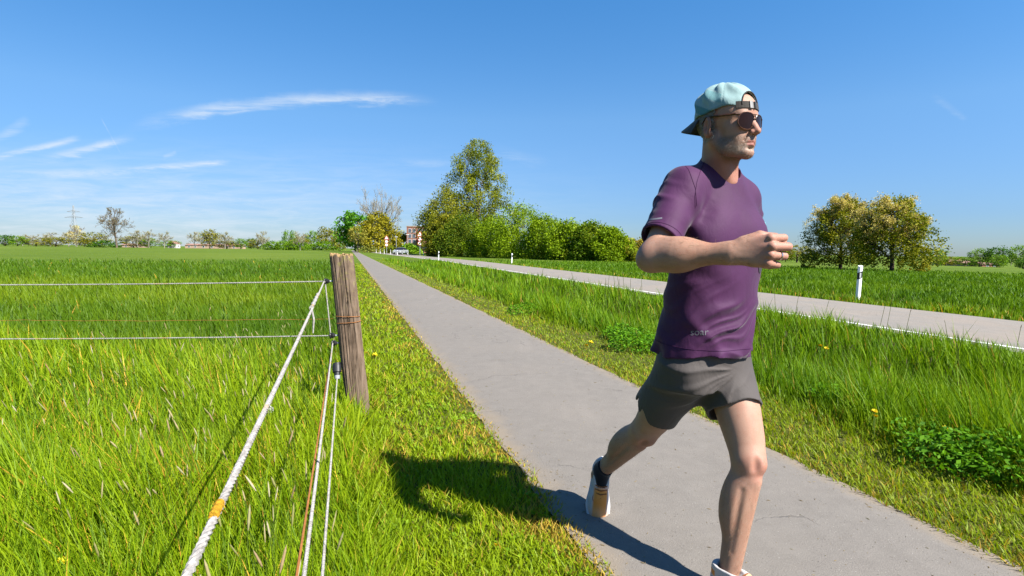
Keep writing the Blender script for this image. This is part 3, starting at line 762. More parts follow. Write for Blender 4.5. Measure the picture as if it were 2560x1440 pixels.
for a in [
    (1930, 606, 655, 90, 190, 'fresh1', 'broadleaf_tree', 'green tree far behind the runner\'s fist'),
    (1990, 610, 652, 80, 150, 'olive2', 'shrub', 'olive yellow bush between the runner\'s fist and the blossom trees'),
    (1962, 618, 652, 50, 160, 'fresh0', 'shrub', 'green bush close to the runner\'s knuckles on the horizon'),
    (2340, 618, 660, 44, 150, 'fresh2', 'broadleaf_tree', 'green tree just right of the blossom trees'),
    (2362, 637, 660, 60, 190, 'olive0', 'shrub', 'olive bush left of the red roofed farm buildings'),
    (2410, 640, 664, 44, 175, 'fresh1', 'shrub', 'green bush in front of the red roofed farm'),
    (2447, 624, 668, 44, 170, 'fresh0', 'broadleaf_tree', 'round green tree in front of the red roofed farm'),
    (2490, 622, 672, 52, 165, 'deep2', 'broadleaf_tree', 'dark green dome shaped tree right of the red roofed farm'),
    (2496, 640, 672, 34, 160, 'fresh2', 'shrub', 'light green bush under the dark dome shaped tree'),
    (2548, 620, 676, 44, 150, 'fresh1', 'broadleaf_tree', 'green tree at the right end of the horizon'),
    (2556, 655, 680, 30, 120, 'deep0', 'shrub', 'dark low bush at the right frame edge on the horizon'),
    (2525, 636, 668, 26, 220, 'bare2', 'bare_tree', 'small bare tree between the dark dome tree and the rightmost tree'),
]: far_tree(*a, group='trees along the horizon right of the runner')

# ---- the tall lone bare tree, left
def big_tree(name, px, top, base, wpx, Y, sk, bark, rmin, label, leaves, cat='tree', extra=None):
    H = (base - top) / FPX * Y; W = wpx / FPX * Y
    sc = fit(sk, H, W)
    tm = wood_mesh(name + '_trunk', sk, rmin, bark, sc)
    cm = leaves(sk, sc, H, W)
    return tree(name, px, Y, label, cat, None, tm, cm)
big_tree('bare_tree', 293, 520, 619, 74, 280, skeleton(301, 20, 0.5, 0.25, 5, (9, 5, 4, 3, 3), (52, 40, 36, 35), (0.5, 0.62, 0.6, 0.6, 0.5), 0.14), MAT_BARK, 0.045,
         'tall lone bare tree with fine branches on the far left field', lambda sk, sc, H, W: tip_leaves('buds', 302, sk, sc, 1, 0.13, 0.3, [(0.16, 0.13, 0.08), (0.2, 0.18, 0.09)], 5))
# ---- vase shaped bare tree over the path's end
big_tree('bare_tree', 955, 462, 622, 126, 215, skeleton(312, 22, 0.75, 0.35, 4, (11, 6, 5, 4), (52, 26, 30, 32), (1.9, 0.42, 0.5, 0.5), 0.05, lead=0.30, wob=0.09), MAT_PALEBARK, 0.035,
         'large bare tree with vase shaped crown above the end of the path', lambda sk, sc, H, W: tip_leaves('buds', 313, sk, sc, 1, 0.09, 0.3, [(0.30, 0.26, 0.18), (0.26, 0.25, 0.14)], 4))
# ---- green and golden trees at the end of the path
def leafy(name, px, top, base, wpx, Y, seed, prof, cols, nclump, nleaf, leaf, label, z0=0.0, bole=True, cat='tree', sigma=None, inner=0.45):
    H = (base - top) / FPX * Y; W = wpx / FPX * Y
    tm = None
    if bole:
        sk = skeleton(seed, H * 0.8, 0.02 * H, 0.2, 3, (7, 4, 3), (42, 40, 38)); tm = wood_mesh(name + '_trunk', sk, 0.03, MAT_BARK, fit(sk, H * 0.85, W * 0.7))
    cm = crown_mesh(name + '_crown', seed + 1, H, lambda t: W / 2 * prof(t), nclump, nleaf, leaf, sigma or W * 0.055, cols, z0 * H, inner)
    return tree(name, px, Y, label, cat, None, tm, cm)
leafy('broadleaf_tree', 888, 524, 622, 82, 200, 321, ball, [(0.02, 0.075, 0.008), (0.05, 0.15, 0.012), (0.10, 0.23, 0.018)], 260, 22, 0.34, 'dark to bright green round tree left of the golden willow', 0.12)
leafy('young_tree', 893, 560, 624, 46, 150, 323, ball, [(0.17, 0.15, 0.04), (0.25, 0.21, 0.07)], 90, 14, 0.2, 'slim brownish tree with pale trunk beside the far end of the path', 0.35)
leafy('willow_tree', 945, 527, 624, 92, 175, 331, dome, GOLD, 300, 24, 0.30, 'golden yellow willow beside the left warning sign', 0.05)
leafy('shrub', 1003, 572, 622, 60, 190, 335, dome, OLIVE, 160, 18, 0.30, 'olive shrub behind the parked car', 0.0, False, 'shrub')
leafy('shrub', 1022, 602, 624, 50, 150, 337, dome, FRESH, 150, 18, 0.25, 'bright green clipped shrub in front of the brick building', 0.0, False, 'shrub')
leafy('hedge', 975, 606, 623, 42, 140, 339, dome, [(0.10, 0.13, 0.012), (0.17, 0.18, 0.02)], 120, 16, 0.2, 'low yellow green hedge behind the left warning sign', 0.0, False, 'hedge')
leafy('shrub', 925, 604, 622, 46, 170, 341, dome, [(0.16, 0.17, 0.06), (0.25, 0.25, 0.10)], 90, 14, 0.2, 'pale green shrub between the path end and the golden willow', 0.0, False, 'shrub')
# ---- the poplar and its neighbours
def poplar_prof(t): return float(np.interp(t, [0, 0.12, 0.3, 0.45, 0.62, 0.8, 0.92, 1.0], [0.5, 0.8, 1.0, 0.95, 0.90, 0.78, 0.52, 0.12]))
POP = [(0.080, 0.100, 0.010), (0.15, 0.165, 0.018), (0.23, 0.225, 0.032)]
leafy('poplar_tree', 1192, 358, 640, 142, 126, 351, poplar_prof, POP, 360, 96, 0.15, 'tallest tree, airy yellow green poplar rising behind the hedge', 0.03, True, 'tree', 0.62, 0.3)
leafy('broadleaf_tree', 1112, 470, 638, 128, 122, 355, egg, [(0.07, 0.085, 0.010), (0.15, 0.155, 0.018), (0.23, 0.21, 0.035)], 300, 44, 0.16, 'yellow green tree leaning against the left side of the poplar', 0.1, True, 'tree', 0.7)
leafy('broadleaf_tree', 1080, 520, 634, 60, 128, 357, ball, [(0.08, 0.095, 0.014), (0.17, 0.18, 0.03)], 110, 20, 0.19, 'airy pale green tree right of the brick building', 0.25, True, 'tree', 0.7)
leafy('shrub', 1108, 545, 644, 96, 104, 359, dome, [(0.05, 0.06, 0.008), (0.12, 0.12, 0.014), (0.22, 0.19, 0.02)], 320, 24, 0.2, 'olive gold shrub at the left end of the roadside hedge', 0.0, False, 'shrub')
HB = [(0.075, 0.12, 0.005), (0.135, 0.20, 0.008), (0.20, 0.265, 0.012)]
for k, (px, top, base, w, Y, c, lab) in enumerate([
    (1160, 545, 646, 130, 98, [(0.03, 0.06, 0.006), (0.07, 0.11, 0.008), (0.14, 0.16, 0.016)], 'dark green hedge shrub below the poplar'),
    (1232, 556, 650, 120, 92, HB, 'dark green hedge shrub just right of the poplar foot'),
    (1300, 522, 652, 150, 86, HB, 'highest dome of the bright green roadside hedge'),
    (1362, 548, 652, 120, 80, HB, 'bright green hedge shrub right of the highest hedge dome'),
    (1420, 560, 653, 110, 75, HB, 'bright green hedge shrub in the middle of the right hedge half'),
    (1475, 560, 653, 110, 72, [(0.04, 0.08, 0.006), (0.10, 0.155, 0.010), (0.18, 0.20, 0.02)], 'hedge shrub with reddish shoots, third from the hedge\'s right end'),
    (1525, 572, 653, 90, 70, HB, 'bright green hedge shrub, second from the hedge\'s right end'),
    (1562, 592, 652, 60, 70, [(0.09, 0.12, 0.012), (0.18, 0.19, 0.025), (0.26, 0.22, 0.05)], 'yellowish hedge shrub at the right end of the roadside hedge'),
    (1600, 598, 652, 60, 82, [(0.20, 0.14, 0.035), (0.28, 0.2, 0.06), (0.18, 0.19, 0.04)], 'rust coloured shrub left of the runner\'s elbow')]):
    leafy('hedge_shrub', px, top, base, w, Y, 371 + 3 * k, dome, c, 420 if w > 80 else 160, 34, 0.12, lab, 0.0, False, 'shrub', w / FPX * Y * 0.06, 0.72)['group'] = 'shrubs of the roadside hedge'
# upright shoots that break the hedge top
leafy('broadleaf_tree', 1296, 516, 640, 60, 100, 401, egg, [(0.2, 0.21, 0.09), (0.3, 0.3, 0.16)], 50, 16, 0.14, 'pale feathery tree top showing above the hedge\'s highest dome', 0.5, True)
leafy('broadleaf_tree', 1640, 596, 650, 110, 170, 403, dome, OLIVE, 120, 16, 0.3, 'olive tree row piece hidden behind the runner\'s elbow', 0.0, False)
# ---- two blossoming fruit trees on the right field
def fruit_tree(px, top, base, wpx, Y, seed, blossom, label):
    H = (base - top) / FPX * Y; W = wpx / FPX * Y
    sk = skeleton(seed, 5, 0.17, 0.2, 5, (8, 5, 4, 3, 3), (58, 44, 40, 36), (0.62, 0.6, 0.6, 0.55, 0.5), 0.10, lead=0.7)
    sc = fit(sk, H * 1.02, W * 1.04)
    tm = wood_mesh('fruit_trunk', sk, 0.011, simple_mat('fruit_bark%d' % seed, (0.075, 0.055, 0.045), 0.9, 0.1, var=0.3), sc)
    rg = np.random.default_rng(seed + 5)
    def prof(t): return float(np.interp(t, [0, 0.08, 0.22, 0.45, 0.68, 0.86, 1.0], [0.62, 0.9, 1.0, 0.98, 0.82, 0.55, 0.15])) * W / 2
    green = crown_mesh('g', seed + 1, H, prof, 420, 34, 0.075, W * 0.045, [(0.055, 0.07, 0.006), (0.13, 0.14, 0.010), (0.22, 0.20, 0.02)], 0.09 * H, 0.35)
    o = tree('fruit_tree', px, Y, label, 'tree', 'blossoming fruit trees on the right field', tm, green)
    tips = np.array([p for p, d, l in sk[4] if l >= 3]) * np.array(sc)
    k = (tips[:, 2] > H * (0.48 - 0.12 * blossom)) & (rg.random(len(tips)) < 0.5 + 0.35 * blossom); tips = tips[k]
    cc = np.repeat(tips, 16, 0) + rg.normal(size=(len(tips) * 16, 3)) * 0.11
    V, F, C = leaf_quads(cc, 0.042 * (0.6 + 0.8 * rg.random(len(cc))), rg, pick_cols(len(cc), rg, [(0.34, 0.24, 0.15), (0.48, 0.37, 0.24), (0.24, 0.19, 0.07), (0.60, 0.50, 0.40)]), 0.2, 0.8)
    place('blossom', quads('blossom', V, F, C, [MAT_LEAF]), o)
    tl = np.array([p for p, d, l in sk[4] if l >= 4]) * np.array(sc)
    return o
fruit_tree(2100, 496, 672, 142, 49, 501, 1.0, 'paler left one of the two blossoming fruit trees behind the road')
fruit_tree(2228, 500, 681, 168, 43, 511, 0.5, 'greener right one of the two blossoming fruit trees behind the road')
leafy('shrub', 2298, 610, 684, 44, 45, 521, dome, [(0.12, 0.12, 0.012), (0.24, 0.21, 0.03), (0.30, 0.26, 0.08)], 90, 20, 0.07, 'yellowish low shoots at the right foot of the fruit trees', 0.0, False, 'shrub')
leafy('shrub', 2020, 625, 672, 44, 52, 523, dome, [(0.12, 0.12, 0.012), (0.24, 0.20, 0.03)], 60, 20, 0.07, 'yellowish low shoots at the left foot of the fruit trees', 0.0, False, 'shrub')
# ================================================================ buildings, pylons, signs, car
MAT_BRICK = simple_mat('red_brick', (0.34, 0.15, 0.11), 0.9, 0.1, var=0.2, scale=2.0)
MAT_PINKBRICK = simple_mat('pale_brick', (0.47, 0.33, 0.25), 0.9, 0.1, var=0.12, scale=1.0)
MAT_ROOF = simple_mat('roof_tiles', (0.33, 0.19, 0.145), 0.85, 0.2, var=0.2, scale=1.5)
MAT_WHITEWALL = simple_mat('white_render', (0.62, 0.58, 0.55), 0.9, 0.1, var=0.06)
MAT_PANE = simple_mat('window_glass', (0.10, 0.12, 0.16), 0.15, 0.5, var=0.1)
MAT_FRAME = simple_mat('window_frame', (0.75, 0.75, 0.74), 0.6, 0.3, var=0.04)
MAT_STEEL = simple_mat('galvanised_steel', (0.36, 0.38, 0.40), 0.55, 0.4, 0.2, var=0.08)
MAT_WHITE = simple_mat('white_plastic', (0.75, 0.75, 0.73), 0.5, 0.4, var=0.05, scale=8, alb=1.0)
MAT_BLACK = simple_mat('black_plastic', (0.018, 0.018, 0.02), 0.45, 0.4, var=0.2)
MAT_RED = simple_mat('red_sign_film', (0.62, 0.03, 0.04), 0.45, 0.4, var=0.05)

def gable_house(px, base_y, wpx, wall_px, roof_px, Y, depth, wall_mat, label, windows=(), rz=0.0, chimney=False, name='farmhouse'):
    k = Y / FPX
    W, Hw, Hr = wpx * k, wall_px * k, roof_px * k
    X = (px - 1280) * k
    o = empty(name, (X, Y, float(ground_z(X, Y)) - 0.05), label, 'house', None, rz)
    bm = bmesh.new(); bm_box(bm, (0, depth / 2, Hw / 2), (W, depth, Hw)); place('wall', bm_mesh('wall', bm, wall_mat), o)
    bm = bmesh.new(); e_ = 0.3
    v = [bm.verts.new(c) for c in ((-W / 2 - e_, -e_, Hw), (W / 2 + e_, -e_, Hw), (W / 2 + e_, depth + e_, Hw), (-W / 2 - e_, depth + e_, Hw), (-W / 2 - e_, depth / 2, Hw + Hr), (W / 2 + e_, depth / 2, Hw + Hr))]
    for f in ((0, 1, 5, 4), (2, 3, 4, 5), (1, 2, 5), (3, 0, 4), (3, 2, 1, 0)): bm.faces.new([v[i] for i in f])
    rf = place('roof', bm_mesh('roof', bm, MAT_ROOF), o)
    if chimney:
        bm = bmesh.new(); bm_box(bm, (W * 0.2, depth / 2, Hw + Hr + 0.2), (0.6, 0.6, 1.2)); place('chimney', bm_mesh('chimney', bm, MAT_BRICK), rf)
    for (wx, wz, ww, wh) in windows:
        bm = bmesh.new(); bm_box(bm, (wx * W, -0.02, wz * Hw), (ww, 0.08, wh)); w = place('window', bm_mesh('window', bm, MAT_FRAME), o)
        bm = bmesh.new(); bm_box(bm, (wx * W, -0.05, wz * Hw), (ww * 0.8, 0.06, wh * 0.82)); place('pane', bm_mesh('pane', bm, MAT_PANE), w)
    return o
gable_house(446, 612, 14, 11, 7, 330, 6, MAT_WHITEWALL, 'small white gabled farmhouse on the far left horizon', [(0.0, 0.5, 0.9, 1.1)], rz=R(80))
gable_house(505, 612, 84, 8, 4, 335, 9, MAT_PINKBRICK, 'long low pale brick barn on the left horizon', [(-0.38, 0.55, 1.4, 1.0), (-0.2, 0.55, 1.4, 1.0), (0.05, 0.55, 1.4, 1.0), (0.3, 0.55, 1.4, 1.0)], name='barn')
gable_house(577, 611, 40, 7, 6, 345, 9, MAT_PINKBRICK, 'brick house with orange roof right of the long barn', [(-0.2, 0.5, 1.2, 1.1), (0.2, 0.5, 1.2, 1.1)])
gable_house(325, 612, 46, 6, 4, 350, 9, MAT_PINKBRICK, 'low brick house right of the tall lone bare tree', [(-0.2, 0.5, 1.2, 0.9), (0.2, 0.5, 1.2, 0.9)])
gable_house(2350, 660, 26, 8, 7, 215, 7, MAT_WHITEWALL, 'small white house directly right of the fruit trees', [(-0.2, 0.5, 0.8, 0.8), (0.2, 0.5, 0.8, 0.8)])
gable_house(2405, 664, 56, 7, 7, 205, 8, MAT_BRICK, 'red brick farm building, leftmost of the right farm', [(-0.3, 0.5, 0.9, 0.7), (0.1, 0.5, 0.9, 0.7)], chimney=True)
gable_house(2438, 666, 60, 7, 5, 195, 8, MAT_PINKBRICK, 'long pale roofed farm building in the middle of the right farm', [(-0.3, 0.5, 0.9, 0.7), (0.0, 0.5, 0.9, 0.7), (0.3, 0.5, 0.9, 0.7)])
gable_house(2475, 668, 44, 6, 5, 190, 8, MAT_BRICK, 'low brick farm building, rightmost of the right farm', [(-0.2, 0.5, 0.9, 0.7), (0.2, 0.5, 0.9, 0.7)])

def brick_block():
    Y = 185.0; k = Y / FPX
    x0, x1 = (1016 - 1280) * k, (1090 - 1280) * k; H = CAM_H + (622 - 566) * k
    o = empty('brick_building', ((x0 + x1) / 2, Y, -0.05), 'three storey red brick building with window grid behind the right warning sign', 'building')
    W = x1 - x0
    bm = bmesh.new(); bm_box(bm, (0, 5, H / 2), (W, 10, H)); place('wall', bm_mesh('wall', bm, MAT_BRICK), o)
    bm = bmesh.new(); bm_box(bm, (0, 5, H + 0.12), (W + 0.3, 10.3, 0.25)); place('parapet', bm_mesh('parapet', bm, MAT_PINKBRICK), o)
    wm = None
    for c in range(7):
        for r_ in range(4):
            x = -W / 2 + 1.1 + c * 1.32 + (0.5 if c > 1 else 0); z = H - 1.3 - r_ * 1.75
            if x > W / 2 - 0.6 or z < 0.6: continue
            bm = bmesh.new(); bm_box(bm, (x, -0.02, z), (0.95, 0.12, 1.35)); w = place('window', bm_mesh('window', bm, MAT_FRAME), o)
            bm = bmesh.new(); bm_box(bm, (x, -0.06, z), (0.75, 0.10, 1.15)); place('pane', bm_mesh('pane', bm, MAT_PANE), w)
    bm = bmesh.new(); bm_box(bm, (-W / 2 + 6.2, -1.6, H - 4.6), (3.2, 3.0, 2.2)); an = place('annex', bm_mesh('annex', bm, MAT_BRICK), o)
    bm = bmesh.new(); v = [bm.verts.new((-W / 2 + 6.2 + a, -1.6 + b, H - 3.5 + c)) for a, b, c in ((-1.9, -1.8, 0), (1.9, -1.8, 0), (1.9, 1.6, 0), (-1.9, 1.6, 0), (-1.9, 0, 1.1), (1.9, 0, 1.1))]
    for f in ((0, 1, 5, 4), (2, 3, 4, 5), (1, 2, 5), (3, 0, 4), (3, 2, 1, 0)): bm.faces.new([v[i] for i in f])
    place('annex_roof', bm_mesh('annex_roof', bm, MAT_ROOF), an)
brick_block()

def pylon(px, top, Y, label):
    k = Y / FPX; hz = 620 + (px - 1280) * 0.0131
    H = (hz - top) * k + CAM_H; X = (px - 1280) * k
    o = empty('power_pylon', (X, Y, 0), label, 'pylon', 'high voltage pylons')
    P0, P1 = [], []
    def hw(z): return 2.6 * (1 - z / H) ** 1.15 + 0.35
    zs = np.linspace(0, H, 13)
    for a, b in zip(zs[:-1], zs[1:]):
        wa, wb = hw(a), hw(b)
        cs = [(-1, -1), (1, -1), (1, 1), (-1, 1)]
        for i in range(4):
            c, d = cs[i], cs[(i + 1) % 4]
            P0.append((c[0] * wa, c[1] * wa, a)); P1.append((c[0] * wb, c[1] * wb, b))
            P0.append((c[0] * wa, c[1] * wa, a)); P1.append((d[0] * wb, d[1] * wb, b))
    V, F = tube_arrays(P0, P1, np.full(len(P0), 0.14), np.full(len(P0), 0.12), 4); place('lattice_mast', quads('lattice', V, F, None, [MAT_STEEL]), o)
    for z, L in ((H * 0.70, 8.6), (H * 0.84, 6.2)):
        A = [(-L, 0, z), (-L, 0, z), (L, 0, z), (L, 0, z)]; B = [(0, 0, z + 1.4), (0, 0, z - 0.1), (0, 0, z + 1.4), (0, 0, z - 0.1)]
        V, F = tube_arrays(A, B, np.full(4, 0.13), np.full(4, 0.2), 4); place('cross_arm', quads('cross_arm', V, F, None, [MAT_STEEL]), o)
    return o
pylon(188, 508, 520, 'lattice power pylon on the left horizon behind the pink blossom tree')
pylon(2109, 478, 420, 'lattice power pylon peeking out above the paler fruit tree')

# ---- delineator posts beside the road
def delineator_mesh():
    bm = bmesh.new()
    n = 10; prof = []
    for i in range(n):
        a = i / n * 2 * math.pi
        x = 0.06 * math.cos(a); y = 0.05 * math.sin(a) * (1.0 if math.sin(a) < 0 else 0.6)
        prof.append((x, y))
    rings = []
    for z, s, tilt in ((0, 1, 0), (0.70, 1, 0), (0.88, 1, 0), (1.0, 0.98, 1)):
        rings.append([bm.verts.new((x * s, y * s, z + (0.02 * (y / 0.05) if tilt else 0))) for x, y in prof])
    for a, b in zip(rings[:-1], rings[1:]):
        for i in range(n): bm.faces.new((a[i], a[(i + 1) % n], b[(i + 1) % n], b[i]))
    bm.faces.new(rings[-1]); bm.faces.new(rings[0][::-1])
    me = bm_mesh('delineator_body', bm, MAT_WHITE)
    bm = bmesh.new(); rings = []
    for z0 in (0.66, 0.84):                                  # slanted black band
        rings.append([bm.verts.new((x * 1.05, y * 1.05, z0 + x * 0.55)) for x, y in prof])
    for i in range(n): bm.faces.new((rings[0][i], rings[0][(i + 1) % n], rings[1][(i + 1) % n], rings[1][i]))
    bm.faces.new(rings[1]); bm.faces.new(rings[0][::-1])
    band = bm_mesh('delineator_band', bm, MAT_BLACK)
    bm = bmesh.new(); bm_box(bm, (0, -0.054, 0.75), (0.035, 0.008, 0.13)); refl = bm_mesh('delineator_reflector', bm, MAT_FRAME)
    return me, band, refl
DEL = delineator_mesh()
def delineator(px, Y, label, lean=0.0, X=None, s=1.0):
    X = (px - 1280) / FPX * Y if X is None else X
    o = empty('delineator_post', (X, Y, float(ground_z(X, Y)) - 0.02), label, 'delineator post', 'roadside delineator posts', rz=R(-15))
    o.rotation_euler[1] = lean; o.scale = (s, s, s)
    place('post', DEL[0], o); b = place('black_band', DEL[1], o); place('reflector', DEL[2], b)
delineator(2147, 14.9, 'nearest white delineator post, right of the runner across the road', R(1.5))
delineator(1278, 50, 'white delineator post in front of the highest hedge dome', R(2))
delineator(1095, 60, 'white delineator post left of the road below the yellow green tree', R(3))
delineator(1058, 108, 'small white delineator post right of the right warning sign')
delineator(1019, 116, 'small white delineator post just right of the parked car')
delineator(976, 118, 'small white delineator post between left warning sign and car')
delineator(993, 105, 'small white delineator post in front of the car', s=0.95)
delineator(960, 125, 'tiny white delineator post directly below the left warning sign')
delineator(950, 135, 'tiny white delineator post left of the left warning sign')
delineator(940, 150, 'tiny white delineator post, leftmost along the road')

# ---- warning signs: one triangle over two discs on a pole
def sign_post(px, Y, top, label):
    k = Y / FPX; hz = 620 + (px - 1280) * 0.0131
    Ht = (hz - top) * k + CAM_H; X = (px - 1280) * k
    o = empty('warning_sign', (X, Y, float(ground_z(X, Y))), label, 'traffic sign', 'triple traffic signs')
    V, F = sweep([(0, 0, 0), (0, 0, Ht - 0.2)], 0.05, 8); place('pole', py_mesh('pole', V, F, MAT_STEEL), o)
    def plate(name, pts, y, mat, par, th=0.03):
        bm = bmesh.new()
        a = [bm.verts.new((x, y, z)) for x, z in pts]; b = [bm.verts.new((x, y + th, z)) for x, z in pts]
        bm.faces.new(a); bm.faces.new(b[::-1]); n = len(pts)
        for i in range(n): bm.faces.new((a[i], b[i], b[(i + 1) % n], a[(i + 1) % n]))
        return place(name, bm_mesh(name, bm, mat), par)
    s = Ht / 5.6
    def tri(r, cz): return [(-r * 0.87, cz - r * 0.5), (r * 0.87, cz - r * 0.5), (r * 0.12, cz + r * 0.9), (-r * 0.12, cz + r * 0.9)]
    def disc(r, cz): return [(r * math.cos(i * math.pi / 12), cz + r * math.sin(i * math.pi / 12)) for i in range(24)]
    cz = Ht - 0.85 * s
    p = plate('triangle_sign', tri(0.82 * s, cz), -0.09, MAT_RED, o); plate('white_field', tri(0.56 * s, cz - 0.01), -0.10, MAT_WHITE, p)
    plate('symbol', [(-0.05 * s, cz - 0.12 * s), (0.05 * s, cz - 0.12 * s), (0.05 * s, cz + 0.2 * s), (-0.05 * s, cz + 0.2 * s)], -0.108, MAT_BLACK, p)
    for c in (cz - 1.0 * s, cz - 1.95 * s):
        p = plate('round_sign', disc(0.48 * s, c), -0.09, MAT_RED, o); plate('white_field', disc(0.37 * s, c), -0.10, MAT_WHITE, p)
        plate('symbol', [(-0.2 * s, c - 0.05 * s), (0.2 * s, c - 0.05 * s), (0.2 * s, c + 0.05 * s), (-0.2 * s, c + 0.05 * s)], -0.108, MAT_BLACK, p)
sign_post(966, 116, 582, 'triangular warning sign over two round signs, left of the road')
sign_post(1049, 112, 570, 'triangular warning sign over two round signs, right of the road')
def lamp(px, Y, top, label):
    k = Y / FPX; hz = 620 + (px - 1280) * 0.0131; H = (hz - top) * k + CAM_H; X = (px - 1280) * k
    o = empty('street_lamp', (X, Y, 0), label, 'street lamp', 'street lamps')
    V, F = sweep([(0, 0, 0), (0, 0, H)], [0.09, 0.06], 8); place('pole', py_mesh('pole', V, F, MAT_STEEL), o)
    bm = bmesh.new(); bm_box(bm, (0, 0, H + 0.06), (0.75, 0.25, 0.12), None, 0.03); place('lamp_head', bm_mesh('lamp_head', bm, MAT_WHITE), o)
lamp(990, 150, 587, 'street lamp rising behind the parked car')
lamp(1018, 155, 581, 'street lamp left of the brick building\'s windows')

# ---- the car
def car():
    Y = 114.0; X = (1001 - 1280) / FPX * Y
    o = empty('car', (X, Y, 0.03), 'silver car on the road between the two warning signs', 'car', rz=R(-12))
    MB = simple_mat('car_paint', (0.62, 0.64, 0.66), 0.25, 0.6, 0.5, var=0.02); MG = simple_mat('car_glass', (0.02, 0.022, 0.03), 0.1, 0.6, var=0.05)
    MTY = simple_mat('tyre', (0.02, 0.02, 0.02), 0.8, 0.2); ML = simple_mat('headlight', (0.85, 0.85, 0.8), 0.1, 0.6, var=0.03)
    # side profile (y forward = towards camera is -y), z
    low = [(-2.1, 0.32), (-2.12, 0.62), (-1.95, 0.82), (-1.0, 0.98), (1.5, 1.0), (2.05, 0.92), (2.1, 0.4)]
    top = [(-1.0, 0.98), (-0.25, 1.42), (0.9, 1.46), (1.6, 1.0)]
    def extr(prof, w0, w1, mat, nm, par, inset=0.0):
        bm = bmesh.new(); zs = [p[1] for p in prof]; z0, z1 = min(zs), max(zs)
        L = [bm.verts.new((-(w0 + (w1 - w0) * (z - z0) / (z1 - z0)), y, z)) for y, z in prof]; Rr = [bm.verts.new((w0 + (w1 - w0) * (z - z0) / (z1 - z0), y, z)) for y, z in prof]
        bm.faces.new(L); bm.faces.new(Rr[::-1]); n = len(prof)
        for i in range(n): bm.faces.new((L[i], Rr[i], Rr[(i + 1) % n], L[(i + 1) % n]))
        bmesh.ops.bevel(bm, geom=list(bm.edges), offset=0.05, segments=2, affect='EDGES')
        return place(nm, bm_mesh(nm, bm, mat), par)
    b = extr(low, 0.88, 0.84, MB, 'body', o); c = extr(top, 0.82, 0.62, MG, 'windows', o)
    bm = bmesh.new(); bm_box(bm, (0, 0.35, 1.455), (1.16, 1.1, 0.05), None, 0.02); place('roof', bm_mesh('roof', bm, MB), o)
    for sx in (-1, 1):
        bm = bmesh.new(); bm_box(bm, (sx * 0.62, -2.06, 0.72), (0.34, 0.12, 0.14), None, 0.02); place('headlight', bm_mesh('headlight', bm, ML), o)
        bm = bmesh.new(); bm_box(bm, (sx * 0.95, -0.75, 1.02), (0.16, 0.1, 0.12), None, 0.02); place('mirror', bm_mesh('mirror', bm, MB), o)
        for y in (-1.3, 1.3):
            bm = bmesh.new(); bmesh.ops.create_cone(bm, cap_ends=True, segments=20, radius1=0.32, radius2=0.32, depth=0.2, matrix=Matrix.Translation((sx * 0.80, y, 0.31)) @ Matrix.Rotation(math.pi / 2, 4, 'Y'))
            w = place('wheel', bm_mesh('wheel', bm, MTY), o)
            bm = bmesh.new(); bmesh.ops.create_cone(bm, cap_ends=True, segments=14, radius1=0.2, radius2=0.2, depth=0.03, matrix=Matrix.Translation((sx * 0.905, y, 0.31)) @ Matrix.Rotation(math.pi / 2, 4, 'Y'))
            place('rim', bm_mesh('rim', bm, MAT_STEEL), w)
    bm = bmesh.new(); bm_box(bm, (0, -2.12, 0.5), (0.9, 0.03, 0.12)); place('grille', bm_mesh('grille', bm, MAT_BLACK), o)
    bm = bmesh.new(); bm_box(bm, (0, -2.15, 0.36), (0.5, 0.02, 0.11)); place('number_plate', bm_mesh('number_plate', bm, MAT_WHITE), o)
car()

# ================================================================ the fence in the foreground
def wood_mat():
    mt, e, out = new_mat('weathered_wood')
    tc = e.new('ShaderNodeTexCoord').outputs['Object']
    g = e.mapping(tc, (26, 26, 2.0)); n = e.noise(g, 1.0, 6, 0.65, 1.6); f = e.noise(e.mapping(tc, (90, 90, 5)), 1.0, 4, 0.7); big = e.noise(tc, 5.0, 4, 0.6)
    c = e.ramp(n, [(0.28, (0.050, 0.032, 0.020)), (0.48, (0.165, 0.115, 0.078)), (0.7, (0.27, 0.20, 0.145))])
    c = e.mix(e.m('MULTIPLY', e.smooth(big, 0.45, 0.7), 0.5), c, (0.27, 0.19, 0.135))
    sx = e.new('ShaderNodeSeparateXYZ'); e.put(sx.inputs[0], tc)
    lichen = e.m('MULTIPLY', e.smooth(e.noise(tc, 30, 4, 0.6), 0.5, 0.65), e.smooth(sx.outputs[2], 0.65, 1.15))
    c = e.mix(e.m('MULTIPLY', lichen, 0.55), c, (0.28, 0.25, 0.07))
    crack = e.smooth(e.noise(e.mapping(tc, (55, 55, 1.4)), 1.0, 3, 0.5, 1.0), 0.36, 0.28)
    c = e.mix(e.m('MULTIPLY', crack, 0.85), c, (0.03, 0.018, 0.01))
    h = e.m('SUBTRACT', e.m('ADD', e.m('MULTIPLY', n, 0.6), e.m('MULTIPLY', f, 0.4)), e.m('MULTIPLY', crack, 0.8))
    principled(e, out, c, 0.9, 0.15, 0.0, e.bump(h, 0.9, 0.012))
    return mt
MAT_WOOD = wood_mat()
MAT_ENDGRAIN = simple_mat('end_grain', (0.36, 0.24, 0.115), 0.95, 0.1, var=0.5, scale=60.0, bump=0.8)
